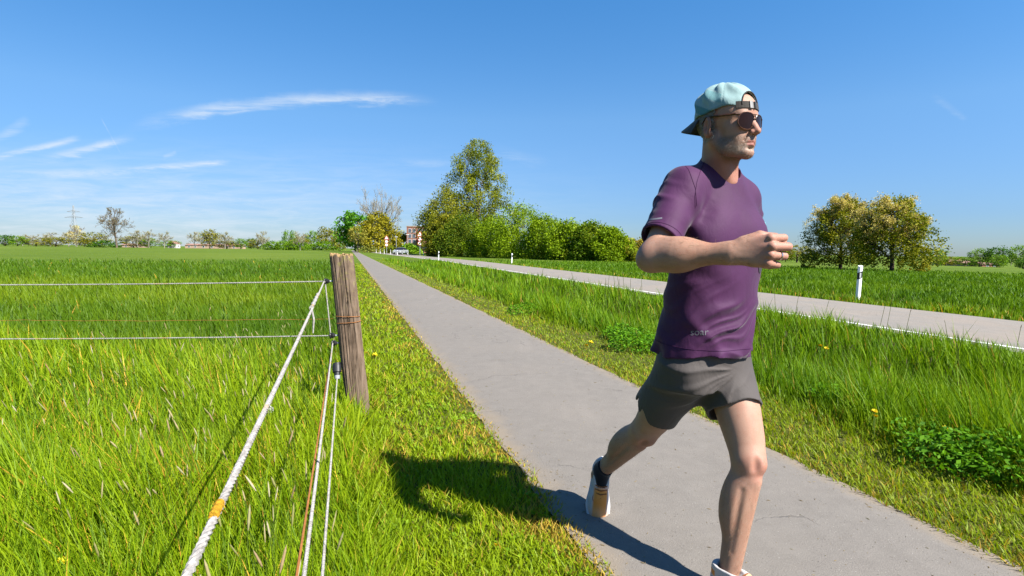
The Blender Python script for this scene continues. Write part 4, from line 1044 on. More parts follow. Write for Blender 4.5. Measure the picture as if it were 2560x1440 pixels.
def rope_mat():
    mt, e, out = new_mat('white_rope')
    tc = e.new('ShaderNodeTexCoord').outputs['Object']
    n = e.noise(tc, 120.0, 3, 0.6); big = e.noise(tc, 7.0, 3, 0.5)
    c = e.ramp(n, [(0.3, (0.24, 0.22, 0.205)), (0.6, (0.48, 0.455, 0.43))])
    c = e.mix(e.m('MULTIPLY', e.smooth(e.noise(tc, 22.0, 4, 0.7), 0.45, 0.7), 0.55), c, (0.22, 0.19, 0.14))
    c = e.mix(e.m('MULTIPLY', e.smooth(big, 0.62, 0.70), 0.7), c, (0.45, 0.27, 0.06))
    principled(e, out, c, 0.85, 0.2, 0.0, e.bump(n, 0.5, 0.002))
    return mt
MAT_ROPE = rope_mat()
MAT_YELLOW = simple_mat('yellow_lichen', (0.50, 0.27, 0.02), 0.9, 0.1, var=0.3, scale=150.0, bump=0.5)
MAT_RUST = simple_mat('rusty_wire', (0.36, 0.14, 0.035), 0.8, 0.3, var=0.35, scale=40.0)
POST_TOP = P(853, 640, 4.03); POST_BOT = P(897, 1045, 4.0)
def fence_post():
    n, K = 110, 90
    axis = POST_TOP - np.array([POST_BOT[0], POST_BOT[1], 0.0]); 
    bot = np.array([POST_BOT[0], POST_BOT[1], 0.0]); down = -0.25
    o = empty('fence_post', tuple(bot), 'weathered leaning wooden fence post beside the path', 'fence post')
    rg = np.random.default_rng(5); ph = rg.random(12) * 6.28
    V = []
    for i in range(K):
        t = down + (1 - down) * i / (K - 1)
        c = axis * max(t, down)
        for j in range(n):
            a = 2 * math.pi * j / n
            rx, ry = 0.083, 0.066
            fl = 1 - 0.16 * max(0, -math.sin(a)) ** 3                       # flattened, sawn front
            w = 1 + 0.020 * math.sin(5 * a + ph[0] + t * 1.2) + 0.013 * math.sin(11 * a + ph[1] - t * 2) + 0.012 * math.sin(23 * a + ph[2] + 1.5 * math.sin(t * 6)) + 0.008 * math.sin(41 * a + ph[4] + 2 * math.sin(t * 4)) + 0.02 * math.sin(t * 7 + ph[3] + a)
            crack = 0.0
            for q, (ca, wd, dp) in enumerate(((-1.75, 0.035, 0.20), (-1.35, 0.03, 0.14), (-2.15, 0.03, 0.15), (-1.0, 0.03, 0.12), (-2.6, 0.03, 0.12), (-1.55, 0.02, 0.10), (0.6, 0.05, 0.15))):
                dd = (a - (ca % (2 * math.pi)) + 0.10 * math.sin(t * 4 + q)); dd = (dd + math.pi) % (2 * math.pi) - math.pi
                crack += dp * math.exp(-(dd / wd) ** 2) * (0.25 + 0.75 * math.sin(t * 3.3 + q * 2) ** 2)
            rr = (w - crack) * (1 - 0.10 * max(0, 0.12 - t) * 4)
            x = rx * math.cos(a) * rr; y = ry * math.sin(a) * fl * rr
            z = c[2] + (0.008 * math.sin(7 * a + ph[5]) + 0.006 * math.sin(13 * a) if i == K - 1 else 0)
            V.append((c[0] + x, c[1] + y, z))
    F = [(i * n + j, i * n + (j + 1) % n, (i + 1) * n + (j + 1) % n, (i + 1) * n + j) for i in range(K - 1) for j in range(n)]
    place('shaft', py_mesh('shaft', V, F, MAT_WOOD), o)
    top = V[-n:]; cc = np.mean(top, axis=0); TV = []; TF = []
    for k, s in enumerate((1.0, 0.97, 0.75, 0.5, 0.25)):
        for j in range(n):
            p = cc + (np.array(top[j]) - cc) * s; p[2] = cc[2] + (top[j][2] - cc[2]) * s + (0.006 + 0.007 * rg.random() if k else 0) - (0.008 if j % 13 == 0 and k else 0); TV.append(p)
    for k in range(4):
        TF += [(k * n + j, k * n + (j + 1) % n, (k + 1) * n + (j + 1) % n, (k + 1) * n + j) for j in range(n)]
    TF.append(tuple(range(4 * n, 5 * n)))
    place('top_end_grain', py_mesh('top_end_grain', TV, TF, MAT_ENDGRAIN), o)
    # wire wound round the shaft
    def wrap(z0, z1, nm, turns=1.0):
        pts = []
        for i in range(40):
            u = i / 39; a = -math.pi * 0.95 + u * turns * 2 * math.pi; zz = z0 + (z1 - z0) * u; c = axis * (zz / axis[2])
            pts.append((c[0] + 0.087 * math.cos(a), c[1] + 0.069 * math.sin(a) * (1 - 0.13 * max(0, -math.sin(a)) ** 3), zz))
        v, f = sweep(pts, 0.0022, 5); return place(nm, py_mesh(nm, v, f, MAT_RUST), o)
    wrap(0.715, 0.71, 'wire_wrap'); wrap(0.66, 0.70, 'wire_wrap')
    return o, bot, axis
POST, PB, PAX = fence_post()
def on_post(py): 
    """point on the post's left flank at picture height py"""
    z = P(840, py, 4.0)[2]; c = PB + PAX * (z / PAX[2]); return np.array([c[0] - 0.085, c[1] - 0.01, z])
def insulator(py, px, label, big=False):
    a = on_post(py); k = P(px, py, 4.0); tip = np.array([k[0], 3.98, k[2]])
    o = empty('rope_insulator', tuple(a), label, 'insulator', 'insulators on the fence post')
    V, F = sweep([np.zeros(3) + (0.03, 0, 0), (tip - a) * 0.6], 0.006, 8); place('screw', py_mesh('screw', V, F, MAT_STEEL), o)
    d = tip - a; d = d / np.linalg.norm(d); c = tip - a
    th = np.linspace(0, 2 * math.pi, 17); pts = [c + 0.016 * (math.cos(t) * np.array([0, 1, 0]) + math.sin(t) * np.array([0, 0, 1.0])) for t in th]
    V, F = sweep(pts, 0.0065, 8); place('eye', py_mesh('eye', V, F, MAT_BLACK), o)
    V, F = sweep([c - d * 0.002, c + d * 0.012 * -1, c - d * 0.03], [0.012, 0.02, 0.012], 12); place('collar', py_mesh('collar', V, F, MAT_BLACK), o)
    return tip
I1 = insulator(703, 815, 'topmost black rope insulator on the fence post')
I2 = insulator(838, 829, 'middle black rope insulator on the fence post')
I3 = insulator(857, 834, 'small black insulator just below the middle one on the fence post')
def gate_handle():
    a = on_post(912); b = P(842, 908, 3.97); c = P(843, 944, 3.93)
    o = empty('spring_insulator', tuple(b), 'black barrel shaped insulator low on the fence post', 'insulator')
    V, F = sweep([np.zeros(3), (c - b) * 0.2, (c - b) * 0.62, (c - b) * 0.64, (c - b) * 0.85, (c - b)], [0.026, 0.031, 0.031, 0.022, 0.021, 0.016], 16); place('barrel', py_mesh('barrel', V, F, MAT_BLACK), o)
    V, F = sweep([(c - b) * 0.86, (c - b) * 1.1], [0.021, 0.018], 12); place('steel_cap', py_mesh('steel_cap', V, F, MAT_STEEL), o)
    V, F = sweep([a - b + np.array([0.04, 0, 0]), (a - b) * 0.5 + (0, 0, 0.01), (c - b) * 0.08], 0.007, 8); place('hook', py_mesh('hook', V, F, MAT_BLACK), o)
    return c
I4 = gate_handle()
def rope(name, pts, rad, label, mat=None, strands=3, twist_len=0.03, cat='rope', n=6, group=None):
    """laid rope of twisted strands along a smooth polyline"""
    pts = np.asarray(pts, float); seg = np.linalg.norm(np.diff(pts, axis=0), axis=1); L = np.concatenate([[0], np.cumsum(seg)])
    m_ = int(min(900, max(40, L[-1] / (twist_len / 6)))); s = np.linspace(0, L[-1], m_)
    path = np.stack([np.interp(s, L, pts[:, k]) for k in range(3)], 1)
    t = np.gradient(path, axis=0); t /= np.linalg.norm(t, axis=1, keepdims=True)
    ref = np.array([0, 0, 1.0]) if abs(t[0][2]) < 0.9 else np.array([0, 1.0, 0]); a = np.cross(t, ref); a /= np.linalg.norm(a, axis=1, keepdims=True); b = np.cross(t, a)
    VV, FF = [], []; off = 0
    for k in range(strands):
        ph = s / twist_len * 2 * math.pi + k * 2 * math.pi / strands
        q = path + (0.5 * rad) * (np.cos(ph)[:, None] * a + np.sin(ph)[:, None] * b)
        V, F = sweep(q, rad * 0.58, n); VV.append(V); FF += [tuple(i + off for i in f) for f in F]; off += len(V)
    o = place(name, py_mesh(name, np.concatenate(VV), FF, mat or MAT_ROPE))
    return tag(o, label, cat, group)
def sag(a, b, s, n=14):
    u = np.linspace(0, 1, n)[:, None]; p = np.asarray(a) * (1 - u) + np.asarray(b) * u; p[:, 2] -= s * 4 * (u * (1 - u))[:, 0]; return p
RG = 'fence ropes'
rope('fence_rope', sag(I1, P(-420, 711, 4.15), 0.012), 0.0046, 'upper white rope running level to the left frame edge', group=RG, twist_len=0.05)
rope('fence_rope', sag(I2, P(-420, 846, 4.15), 0.012), 0.0045, 'lower white rope running level to the left frame edge', group=RG, twist_len=0.05)
A1 = I1 + np.array([0, -0.02, 0.0]); E1 = P(452, 1446, 0.475)
fr = rope('fence_rope', sag(A1, A1 + (E1 - A1) * 1.35, 0.012), 0.0050, 'thick white rope with yellow lichen running from post towards the viewer', group=RG, twist_len=0.035)
E2 = P(758, 1446, 1.07); rope('fence_rope', sag(I3, I3 + (E2 - I3) * 1.5, 0.01), 0.0046, 'thin white rope beside the rusty wire, running towards the viewer', group=RG, twist_len=0.03)
E3 = P(805, 1446, 1.48); rope('fence_rope', sag(I4, I4 + (E3 - I4) * 1.7, 0.008), 0.0046, 'lowest white rope hanging from the barrel insulator towards the viewer', group=RG, twist_len=0.03)
rope('fence_rope', sag(I1, I2, 0.0), 0.0045, 'short white rope joining the two upper insulators', group=RG, twist_len=0.03)
def patch(o_main, u0, u1, r):
    a = A1 + (E1 - A1) * u0; b = A1 + (E1 - A1) * u1
    a[2] -= 0.006; b[2] -= 0.006
    V, F = sweep(np.linspace(a, b, 10), [r * (0.96 + 0.08 * ((i * 7) % 3 - 1)) for i in range(10)], 10); place('lichen_patch', py_mesh('lichen_patch', V, F, MAT_YELLOW), o_main)
def u_at(py):
    best = min(((abs((lambda q: 720 - FPX * (q - CP).dot(CU) / (q - CP).dot(CF))(A1 + (E1 - A1) * u) - py), u) for u in np.linspace(0, 1, 2000)))
    return best[1]
patch(fr, u_at(1243), u_at(1279), 0.0057)
# knot and loose end where the thick rope is tied off
k0 = A1 + (E1 - A1) * u_at(735); k1 = A1 + (E1 - A1) * u_at(770)
V, F = sweep(np.linspace(k0, k1, 14), [0.008 + 0.0022 * math.sin(i * 2.1) for i in range(14)], 8); place('knot', py_mesh('knot', V, F, MAT_ROPE), fr)
V, F = sweep([k1, k1 + np.array([0.01, 0, -0.05]), k1 + np.array([0.006, 0, -0.11])], [0.005, 0.005, 0.003], 6); place('loose_end', py_mesh('loose_end', V, F, MAT_ROPE), fr)
W1 = on_post(797)
V, F = sweep(sag(W1, P(-420, 793, 4.2), 0.02, 60) + np.random.default_rng(3).normal(size=(60, 3)) * 0.002, 0.0013, 5); tag(place('rusty_wire', py_mesh('rusty_wire', V, F, MAT_RUST)), 'thin rusty wire stretched level between the two white ropes', 'wire')
E4 = P(738, 1446, 1.06); W2 = I3 + np.array([-0.005, 0, -0.012])
V, F = sweep(sag(W2, W2 + (E4 - W2) * 1.5, 0.012, 60), 0.0030, 6); tag(place('rusty_wire', py_mesh('rusty_wire', V, F, MAT_RUST)), 'rusty orange wire running from the post down towards the viewer', 'wire')

# ---- dandelions
MAT_PETAL = simple_mat('dandelion_yellow', (0.85, 0.62, 0.01), 0.7, 0.2, var=0.15, scale=60)
MAT_STEM = simple_mat('flower_stem', (0.16, 0.25, 0.04), 0.6, 0.3)
def flower_mesh():
    V, F = [], []
    rg = np.random.default_rng(4)
    for i in range(44):
        a = rg.random() * 6.283; tilt = 0.15 + 1.0 * rg.random(); L = 0.017 * (0.7 + 0.4 * rg.random()); d = np.array([math.cos(a) * math.sin(tilt + 0.5), math.sin(a) * math.sin(tilt + 0.5), math.cos(tilt + 0.5) + 0.1]); s = np.array([-math.sin(a), math.cos(a), 0]) * 0.0026
        b = len(V); V += [d * 0.001 - s * 0.5, d * 0.001 + s * 0.5, d * L + s, d * L - s]; F.append((b, b + 1, b + 2, b + 3))
    return py_mesh('dandelion_head', V, F, MAT_PETAL)
FLOWER = flower_mesh()
V, F = sweep([(0, 0, -1.0), (0.0, 0, -0.5), (0, 0, 0)], [0.0022, 0.002, 0.0018], 6); STEM = py_mesh('dandelion_stem', V, F, MAT_STEM)
def dandelion(px, py, h, label, s=1.0):
    g = G(px, py, h - 0.02); gz = float(ground_z(g[0], g[1]))
    o = empty('dandelion', (g[0], g[1], gz), label, 'flower', 'yellow dandelions')
    f = place('flower_head', FLOWER, o); f.location = (0, 0, g[2] - gz); f.rotation_euler = (R(25), R(8), px); f.scale = (s, s, s)
    t = place('stem', STEM, o); t.location = (0, 0, g[2] - gz); t.scale = (1, 1, g[2] - gz + 0.02)
for a in [(2186, 1030, 0.2, 'upper one of the dandelion pair right of the runner\'s thigh', 1.15), (2188, 1042, 0.19, 'lower one of the dandelion pair right of the runner\'s thigh', 1.15), (2363, 1073, 0.2, 'dandelion nearest to the leafy weeds at lower right', 1.2),
          (2050, 866, 0.3, 'dandelion left of a pair in the tall grass near the road', 1.5), (2066, 872, 0.28, 'dandelion right of a pair in the tall grass near the road', 1.3), (1477, 857, 0.05, 'right dandelion of a pair beside the path edge', 1.8), (1466, 865, 0.05, 'left dandelion of a pair beside the path edge', 1.8),
          (937, 889, 0.06, 'bigger dandelion on the mown verge right of the fence post', 1.8), (915, 884, 0.06, 'smaller dandelion on the mown verge right of the fence post', 1.5), (902, 774, 0.05, 'far dandelion on the left verge near the fence post', 2.0), (958, 757, 0.05, 'far dandelion close to the left path edge', 2.0), (1278, 737, 0.2, 'far dandelion in the ditch grass left of the runner', 2.2),
          (152, 1407, 0.2, 'dandelion in the meadow at the lower left', 1.0), (1240, 1365, 0.04, 'dandelion on the verge below the runner\'s shadow', 0.8)]:
    dandelion(*a)
def seed_ball():
    g = G(674, 1024, 0.28); o = empty('dandelion_clock', (g[0], g[1], float(ground_z(g[0], g[1]))), 'pale round dandelion seed head left of the rusty wire', 'seed head')
    dz = g[2] - o.location[2]
    rg = np.random.default_rng(9); d = rg.normal(size=(220, 3)); d /= np.linalg.norm(d, axis=1, keepdims=True)
    V, F = tube_arrays(d * 0.002, d * 0.018, np.full(220, 0.0003), np.full(220, 0.0003), 3)
    V2, F2, C2 = leaf_quads(d * 0.0195, np.full(220, 0.0035), rg, np.ones((220, 3)) * 0.7, 0, 0.6)
    me = quads('seed_ball', np.concatenate([V, V2]) + (0, 0, dz), np.concatenate([F, F2 + len(V)]), None, [simple_mat('seed_down', (0.75, 0.73, 0.68), 0.9, 0.1)])
    place('seeds', me, o)
    t = place('stem', STEM, o); t.location = (0, 0, dz); t.scale = (1, 1, dz + 0.02)
seed_ball()
# ================================================================ the runner
class Field:
    """signed distance field on a grid; prims are blended in only near themselves"""
    def __init__(s, lo, hi, h):
        s.h = h; s.lo = np.asarray(lo, float); s.n = np.ceil((np.asarray(hi, float) - s.lo) / h).astype(int) + 1
        s.ax = [(s.lo[i] + h * np.arange(s.n[i])).astype(np.float32) for i in range(3)]
        s.D = np.full(tuple(s.n), 0.25, np.float32)
    def window(s, lo, hi):
        a = np.clip(np.floor((np.asarray(lo) - s.lo) / s.h).astype(int), 0, s.n - 1); b = np.clip(np.ceil((np.asarray(hi) - s.lo) / s.h).astype(int) + 1, 1, s.n)
        sl = tuple(slice(a[i], max(b[i], a[i] + 1)) for i in range(3))
        return sl, s.ax[0][sl[0]][:, None, None], s.ax[1][sl[1]][None, :, None], s.ax[2][sl[2]][None, None, :]
    def put(s, fn, lo, hi, k=0.01, cut=False):
        m_ = k + 3 * s.h + 0.004
        sl, x, y, z = s.window(np.asarray(lo) - m_, np.asarray(hi) + m_)
        d = fn(x, y, z).astype(np.float32); A = s.D[sl]
        if cut:
            d = -d; hh = np.maximum(k - np.abs(A - d), 0) / max(k, 1e-6); s.D[sl] = np.maximum(A, d) + hh * hh * k * 0.25
        else:
            hh = np.maximum(k - np.abs(A - d), 0) / max(k, 1e-6); s.D[sl] = np.minimum(A, d) - hh * hh * k * 0.25
        return s
    def rc(s, a, b, ra, rb, k=0.01, cut=False):
        a = np.asarray(a, float); b = np.asarray(b, float); rm = max(ra, rb)
        return s.put(lambda x, y, z: rcone(x, y, z, a, b, ra, rb), np.minimum(a, b) - rm, np.maximum(a, b) + rm, k, cut)
    def el(s, c, axes, r, k=0.01, cut=False):
        c = np.asarray(c, float); rm = max(r)
        return s.put(lambda x, y, z: ellip(x, y, z, c, axes, r), c - rm, c + rm, k, cut)
    def mesh(s): return surface_nets(s.D, s.lo, s.h)
def rcone(x, y, z, a, b, ra, rb):
    ab = b - a; L2 = float(ab.dot(ab)) + 1e-12
    t = np.clip(((x - a[0]) * ab[0] + (y - a[1]) * ab[1] + (z - a[2]) * ab[2]) / L2, 0, 1)
    return np.sqrt((x - a[0] - t * ab[0]) ** 2 + (y - a[1] - t * ab[1]) ** 2 + (z - a[2] - t * ab[2]) ** 2) - (ra + t * (rb - ra))
def ellip(x, y, z, c, axes, r):
    q = [((x - c[0]) * ax[0] + (y - c[1]) * ax[1] + (z - c[2]) * ax[2]) for ax in axes]
    k0 = np.sqrt(sum((q[i] / r[i]) ** 2 for i in range(3))); k1 = np.sqrt(sum((q[i] / r[i] ** 2) ** 2 for i in range(3)))
    return k0 * (k0 - 1) / np.maximum(k1, 1e-6)
def surface_nets(D, lo, h):
    ins = D < 0
    n = np.array(D.shape)
    cnt = np.zeros(tuple(n - 1), np.int8)
    offs = [(i, j, k) for i in (0, 1) for j in (0, 1) for k in (0, 1)]
    for o_ in offs: cnt += ins[o_[0]:n[0] - 1 + o_[0], o_[1]:n[1] - 1 + o_[1], o_[2]:n[2] - 1 + o_[2]]
    act = (cnt > 0) & (cnt < 8)
    cell = np.argwhere(act); idx = np.full(act.shape, -1, np.int32); idx[act] = np.arange(len(cell))
    val = {o_: D[cell[:, 0] + o_[0], cell[:, 1] + o_[1], cell[:, 2] + o_[2]].astype(float) for o_ in offs}
    acc = np.zeros((len(cell), 3)); num = np.zeros(len(cell))
    for o_ in offs:
        for a in range(3):
            if o_[a]: continue
            p_ = list(o_); p_[a] = 1; va, vb = val[o_], val[tuple(p_)]
            mk = (va < 0) != (vb < 0)
            t = np.where(mk, va / np.where(mk, va - vb, 1), 0)
            pos = np.tile(np.array(o_, float), (len(cell), 1)); pos[:, a] = t
            acc += pos * mk[:, None]; num += mk
    V = np.asarray(lo) + h * (cell + acc / num[:, None])
    Fs = []
    for a in range(3):
        b, c = (a + 1) % 3, (a + 2) % 3
        s0 = [slice(None)] * 3; s1 = [slice(None)] * 3; s0[a] = slice(0, -1); s1[a] = slice(1, None)
        A = ins[tuple(s0)]; B = ins[tuple(s1)]
        e_ = np.argwhere(A != B); ok = (e_[:, b] > 0) & (e_[:, c] > 0) & (e_[:, b] < n[b] - 1) & (e_[:, c] < n[c] - 1); e_ = e_[ok]
        flip = ~A[e_[:, 0], e_[:, 1], e_[:, 2]]
        def at(db, dc):
            q = e_.copy(); q[:, b] += db; q[:, c] += dc; return idx[q[:, 0], q[:, 1], q[:, 2]]
        q = np.stack([at(-1, -1), at(0, -1), at(0, 0), at(-1, 0)], 1); q[flip] = q[flip][:, ::-1]
        Fs.append(q)
    F = np.concatenate(Fs)
    return V, F[(F >= 0).all(1)]
def unit(v): v = np.asarray(v, float); return v / np.linalg.norm(v)
UP = np.array([0, 0, 1.0])
TH = R(27); FW = np.array([math.sin(TH), -math.cos(TH), 0]); LF = np.array([math.cos(TH), math.sin(TH), 0])
HIPC = np.array([0.722, 2.08, 0.82]); NECK = np.array([0.748, 2.035, 1.483])
tu = unit(NECK - HIPC); tf = unit(FW - tu * FW.dot(tu)); tl = np.cross(tu, tf)
SH_R = NECK - tl * 0.168 - tu * 0.058 - tf * 0.005; SH_L = NECK + tl * 0.140 - tu * 0.075 - tf * 0.03
EL_R = P(1633, 643, 1.82); WR_R = P(1836, 632, 1.675)
EL_L = np.array([0.950, 2.27, 1.165]); WR_L = np.array([0.872, 2.12, 1.005])
HIP_R = HIPC - LF * 0.09 + UP * -0.015; HIP_L = HIPC + LF * 0.09 - UP * 0.01
KN_L = P(1873, 1158, 1.92); AN_L = P(1819, 1458, 1.875)
KN_R = P(1610, 1080, 2.25); AN_R = P(1506, 1176, 2.48)
HTH = R(36); hf = np.array([math.sin(HTH), -math.cos(HTH), 0.0]); hf = unit(hf + UP * 0.03); hl = unit(np.cross(UP, hf)); hu = np.cross(hf, hl)
HEAD = P(1814, 322, 1.97)
def hp(x, y, z): return HEAD + hf * x + hl * y + hu * z
HAX = (hf, hl, hu)

person = empty('person', (HIPC[0], HIPC[1], 0.0), 'running man in purple shirt, grey shorts, backward cap and sunglasses on the path', 'person')
PINV = Matrix.Translation((-HIPC[0], -HIPC[1], 0.0))
def part(name, V, F, mat, cols=None, parent=None, smooth=True):
    me = quads(name, V, F, cols, [mat])
    o = place(name, me, parent or person); o.matrix_parent_inverse = PINV if parent is None else Matrix.Identity(4)
    return o
def part_py(name, V, F, mat, parent=None):
    o = place(name, py_mesh(name, V, F, mat), parent or person); o.matrix_parent_inverse = PINV if parent is None else Matrix.Identity(4)
    return o

# ---- materials
def skin_mat():
    mt, e, out = new_mat('skin')
    a = e.new('ShaderNodeAttribute'); a.attribute_name = 'col'
    tc = e.new('ShaderNodeTexCoord').outputs['Object']
    n = e.noise(tc, 28.0, 4, 0.6); f = e.noise(tc, 420.0, 2, 0.6); vein = e.noise(tc, 7.0, 3, 0.5)
    c = e.mix(e.m('MULTIPLY', e.smooth(n, 0.4, 0.75), 0.35), a.outputs['Color'], e.mix(1.0, a.outputs['Color'], (0.86, 0.62, 0.55), 'MULTIPLY'))
    c = e.mix(e.m('MULTIPLY', e.smooth(f, 0.45, 0.7), 0.3), c, e.mix(1.0, a.outputs['Color'], (0.6, 0.5, 0.42), 'MULTIPLY'))
    b = principled(e, out, c, 0.58, 0.28, 0.0, e.bump(e.m('ADD', e.m('MULTIPLY', f, 0.35), e.m('MULTIPLY', n, 0.65)), 0.16, 0.006))
    b.inputs['Subsurface Weight'].default_value = 0.12
    b.inputs['Subsurface Radius'].default_value = (0.012, 0.005, 0.003)
    b.inputs['Subsurface Scale'].default_value = 0.6
    return mt
def cloth_mat(name, color, var=0.1, rough=0.75, sheen=0.3, weave=900.0, bump=0.25, attr=False):
    mt, e, out = new_mat(name)
    tc = e.new('ShaderNodeTexCoord').outputs['Object']
    w = e.noise(tc, weave, 2, 0.5); n = e.noise(tc, 9.0, 4, 0.55); wr = e.noise(e.mapping(tc, (1, 1, 0.6)), 22.0, 3, 0.5, 0.8)
    base = color
    if attr:
        a = e.new('ShaderNodeAttribute'); a.attribute_name = 'col'; base = a.outputs['Color']
    dark = e.mix(1.0, base, (1 - 2 * var,) * 3, 'MULTIPLY')
    c = e.mix(e.smooth(n, 0.3, 0.75), base, dark)
    b = principled(e, out, c, rough, 0.2, 0.0, e.bump(e.m('ADD', e.m('MULTIPLY', w, 0.12), e.m('MULTIPLY', wr, 0.9)), bump, 0.012))
    b.inputs['Sheen Weight'].default_value = sheen; b.inputs['Sheen Roughness'].default_value = 0.4
    return mt
MAT_SKIN = skin_mat()
MAT_SHIRT = cloth_mat('purple_jersey', (0.070, 0.0158, 0.070), 0.10, 0.70, 0.12)
MAT_COLLAR = cloth_mat('navy_collar', (0.014, 0.008, 0.026), 0.05)
MAT_SHORTS = cloth_mat('grey_shorts', (0.088, 0.075, 0.070), 0.07, 0.7, 0.1, 700, 0.3)
MAT_SOCK = cloth_mat('black_sock', (0.012, 0.012, 0.016), 0.1, 0.9)
MAT_CAP = cloth_mat('teal_cap', (0.42, 0.66, 0.66), 0.08, 0.7, 0.1, 500, 0.35, True)
MAT_BRIM = cloth_mat('cap_brim', (0.03, 0.035, 0.04), 0.1, 0.7)
MAT_STRAP = cloth_mat('cap_strap', (0.035, 0.028, 0.022), 0.1, 0.7)
MAT_SHOE = cloth_mat('shoe_knit', (0.8, 0.8, 0.8), 0.06, 0.7, 0.1, 600, 0.3, True)
MAT_LENS = simple_mat('brown_lens', (0.016, 0.006, 0.003), 0.12, 0.12, var=0.15, scale=20)
MAT_RIM = simple_mat('tortoise_rim', (0.07, 0.026, 0.010), 0.3, 0.4, var=0.7, scale=90)
MAT_HAIR = simple_mat('grey_hair', (0.22, 0.20, 0.17), 0.8, 0.2, var=0.4, scale=160, bump=0.8)
MAT_RING = simple_mat('silver_ring', (0.8, 0.8, 0.8), 0.2, 0.6, 1.0, var=0.02)

# ---- body: head, neck, arms, hands and legs, one mesh
SKIN = np.array((0.46, 0.268, 0.19))
BV, BF, BC = [], [], []
def add_body(V, F, C):
    off = sum(len(v) for v in BV); BV.append(V); BF.append(F + off); BC.append(C)
def head():
    f = Field(HEAD - np.array([0.16, 0.16, 0.22]), HEAD + np.array([0.17, 0.16, 0.15]), 0.0028)
    E = lambda c, r, k=0.012, cut=False: f.el(hp(*c), HAX, r, k, cut)
    C = lambda a, b, ra, rb, k=0.012, cut=False: f.rc(hp(*a), hp(*b), ra, rb, k, cut)
    E((0.002, 0, 0.040), (0.100, 0.0755, 0.084))
    E((0.046, 0, 0.046), (0.050, 0.060, 0.052), 0.03)
    E((0.047, 0, -0.028), (0.048, 0.053, 0.068), 0.03)
    for s in (-1, 1):
        C((-0.008, s * 0.054, -0.045), (0.035, s * 0.044, -0.080), 0.018, 0.018, 0.025)
        C((0.035, s * 0.044, -0.080), (0.074, s * 0.014, -0.096), 0.018, 0.015, 0.025)
        E((0.062, s * 0.043, -0.016), (0.026, 0.018, 0.018), 0.025)           # cheekbone
        E((0.060, s * 0.040, -0.055), (0.024, 0.016, 0.026), 0.025)           # cheek
    E((0.080, 0, -0.094), (0.019, 0.023, 0.017), 0.018)                        # chin
    E((0.080, 0, -0.056), (0.022, 0.030, 0.026), 0.02)                         # muzzle
    C((0.084, -0.036, 0.022), (0.084, 0.036, 0.022), 0.011, 0.011, 0.018)      # brow
    for s in (-1, 1):
        E((0.099, s * 0.031, 0.004), (0.014, 0.019, 0.013), 0.016, True)       # eye socket
        E((0.083, s * 0.031, 0.004), (0.0135, 0.0145, 0.012), 0.004)           # closed in eyeball
        C((0.094, s * 0.044, 0.008), (0.097, s * 0.018, 0.009), 0.003, 0.003, 0.006)  # upper lid
    C((0.090, 0, 0.020), (0.106, 0, -0.012), 0.0085, 0.0105, 0.012)            # nose bridge
    C((0.106, 0, -0.012), (0.1175, 0, -0.030), 0.0100, 0.0115, 0.008)
    for s in (-1, 1):
        E((0.102, s * 0.0125, -0.033), (0.012, 0.0075, 0.009), 0.006)
        E((0.107, s * 0.007, -0.043), (0.006, 0.004, 0.004), 0.003, True)      # nostril
        C((0.098, s * 0.016, -0.030), (0.088, s * 0.031, -0.058), 0.0025, 0.0025, 0.008, True)   # fold beside the mouth
    C((0.0985, 0, -0.060), (0.090, -0.022, -0.066), 0.0050, 0.0028, 0.006); C((0.0985, 0, -0.060), (0.090, 0.022, -0.066), 0.0050, 0.0028, 0.006)
    C((0.0965, 0, -0.072), (0.089, -0.019, -0.068), 0.0060, 0.003, 0.006); C((0.0965, 0, -0.072), (0.089, 0.019, -0.068), 0.0060, 0.003, 0.006)
    C((0.107, 0, -0.0655), (0.094, -0.025, -0.068), 0.0022, 0.0018, 0.004, True); C((0.107, 0, -0.0655), (0.094, 0.025, -0.068), 0.0022, 0.0018, 0.004, True)
    E((0.096, 0, -0.083), (0.006, 0.018, 0.004), 0.008, True)                  # crease above the chin
    for s in (-1, 1):                                                           # ears
        eu = unit(hu + hf * -0.22); ef = unit(np.cross(eu, np.cross(hf, eu))); es = unit(hl * s + hf * -0.42)
        c = hp(-0.018, s * 0.079, 0.000)
        f.el(c, (unit(hf - es * hf.dot(es)), es, eu), (0.021, 0.0075, 0.033), 0.006)
        f.el(c + es * 0.008 + hf * 0.004, (hf, es, eu), (0.010, 0.006, 0.019), 0.005, True)
        f.el(c - eu * 0.027 + hf * 0.004, HAX, (0.009, 0.006, 0.009), 0.006)
    nb = NECK - tu * 0.05
    f.rc(hp(-0.022, 0, -0.02), nb - tf * 0.012, 0.055, 0.064, 0.02)
    f.rc(hp(-0.015, -0.055, -0.03), NECK + tf * 0.045 - tl * 0.012 - tu * 0.03, 0.013, 0.011, 0.025)    # neck cords
    f.rc(hp(-0.015, 0.055, -0.03), NECK + tf * 0.045 + tl * 0.012 - tu * 0.03, 0.013, 0.011, 0.025)
    f.el(NECK + tf * 0.047 + tu * 0.045, (tf, tl, tu), (0.014, 0.012, 0.02), 0.02)
    V, F = f.mesh()
    q = V - HEAD; x = q @ hf; y = q @ hl; z = q @ hu
    rg = np.random.default_rng(2)
    C = np.tile(SKIN, (len(V), 1))
    red = sstep(0.05, 0.09, x) * (1 - sstep(0.0, 0.03, np.abs(z + 0.02))) * 0.5 + sstep(0.10, 0.115, x) * 0.4
    ear = (np.abs(y) > 0.072) & (x < 0.02) & (np.abs(z) < 0.05)
    C = C * (1 - 0.25 * red[:, None] * np.array([0.3, 1.2, 1.2])); C[ear] *= np.array([0.95, 0.72, 0.68])
    nk = sstep(-0.085, -0.115, z); C = C * (1 - nk[:, None] * np.array([0.12, 0.30, 0.30]))
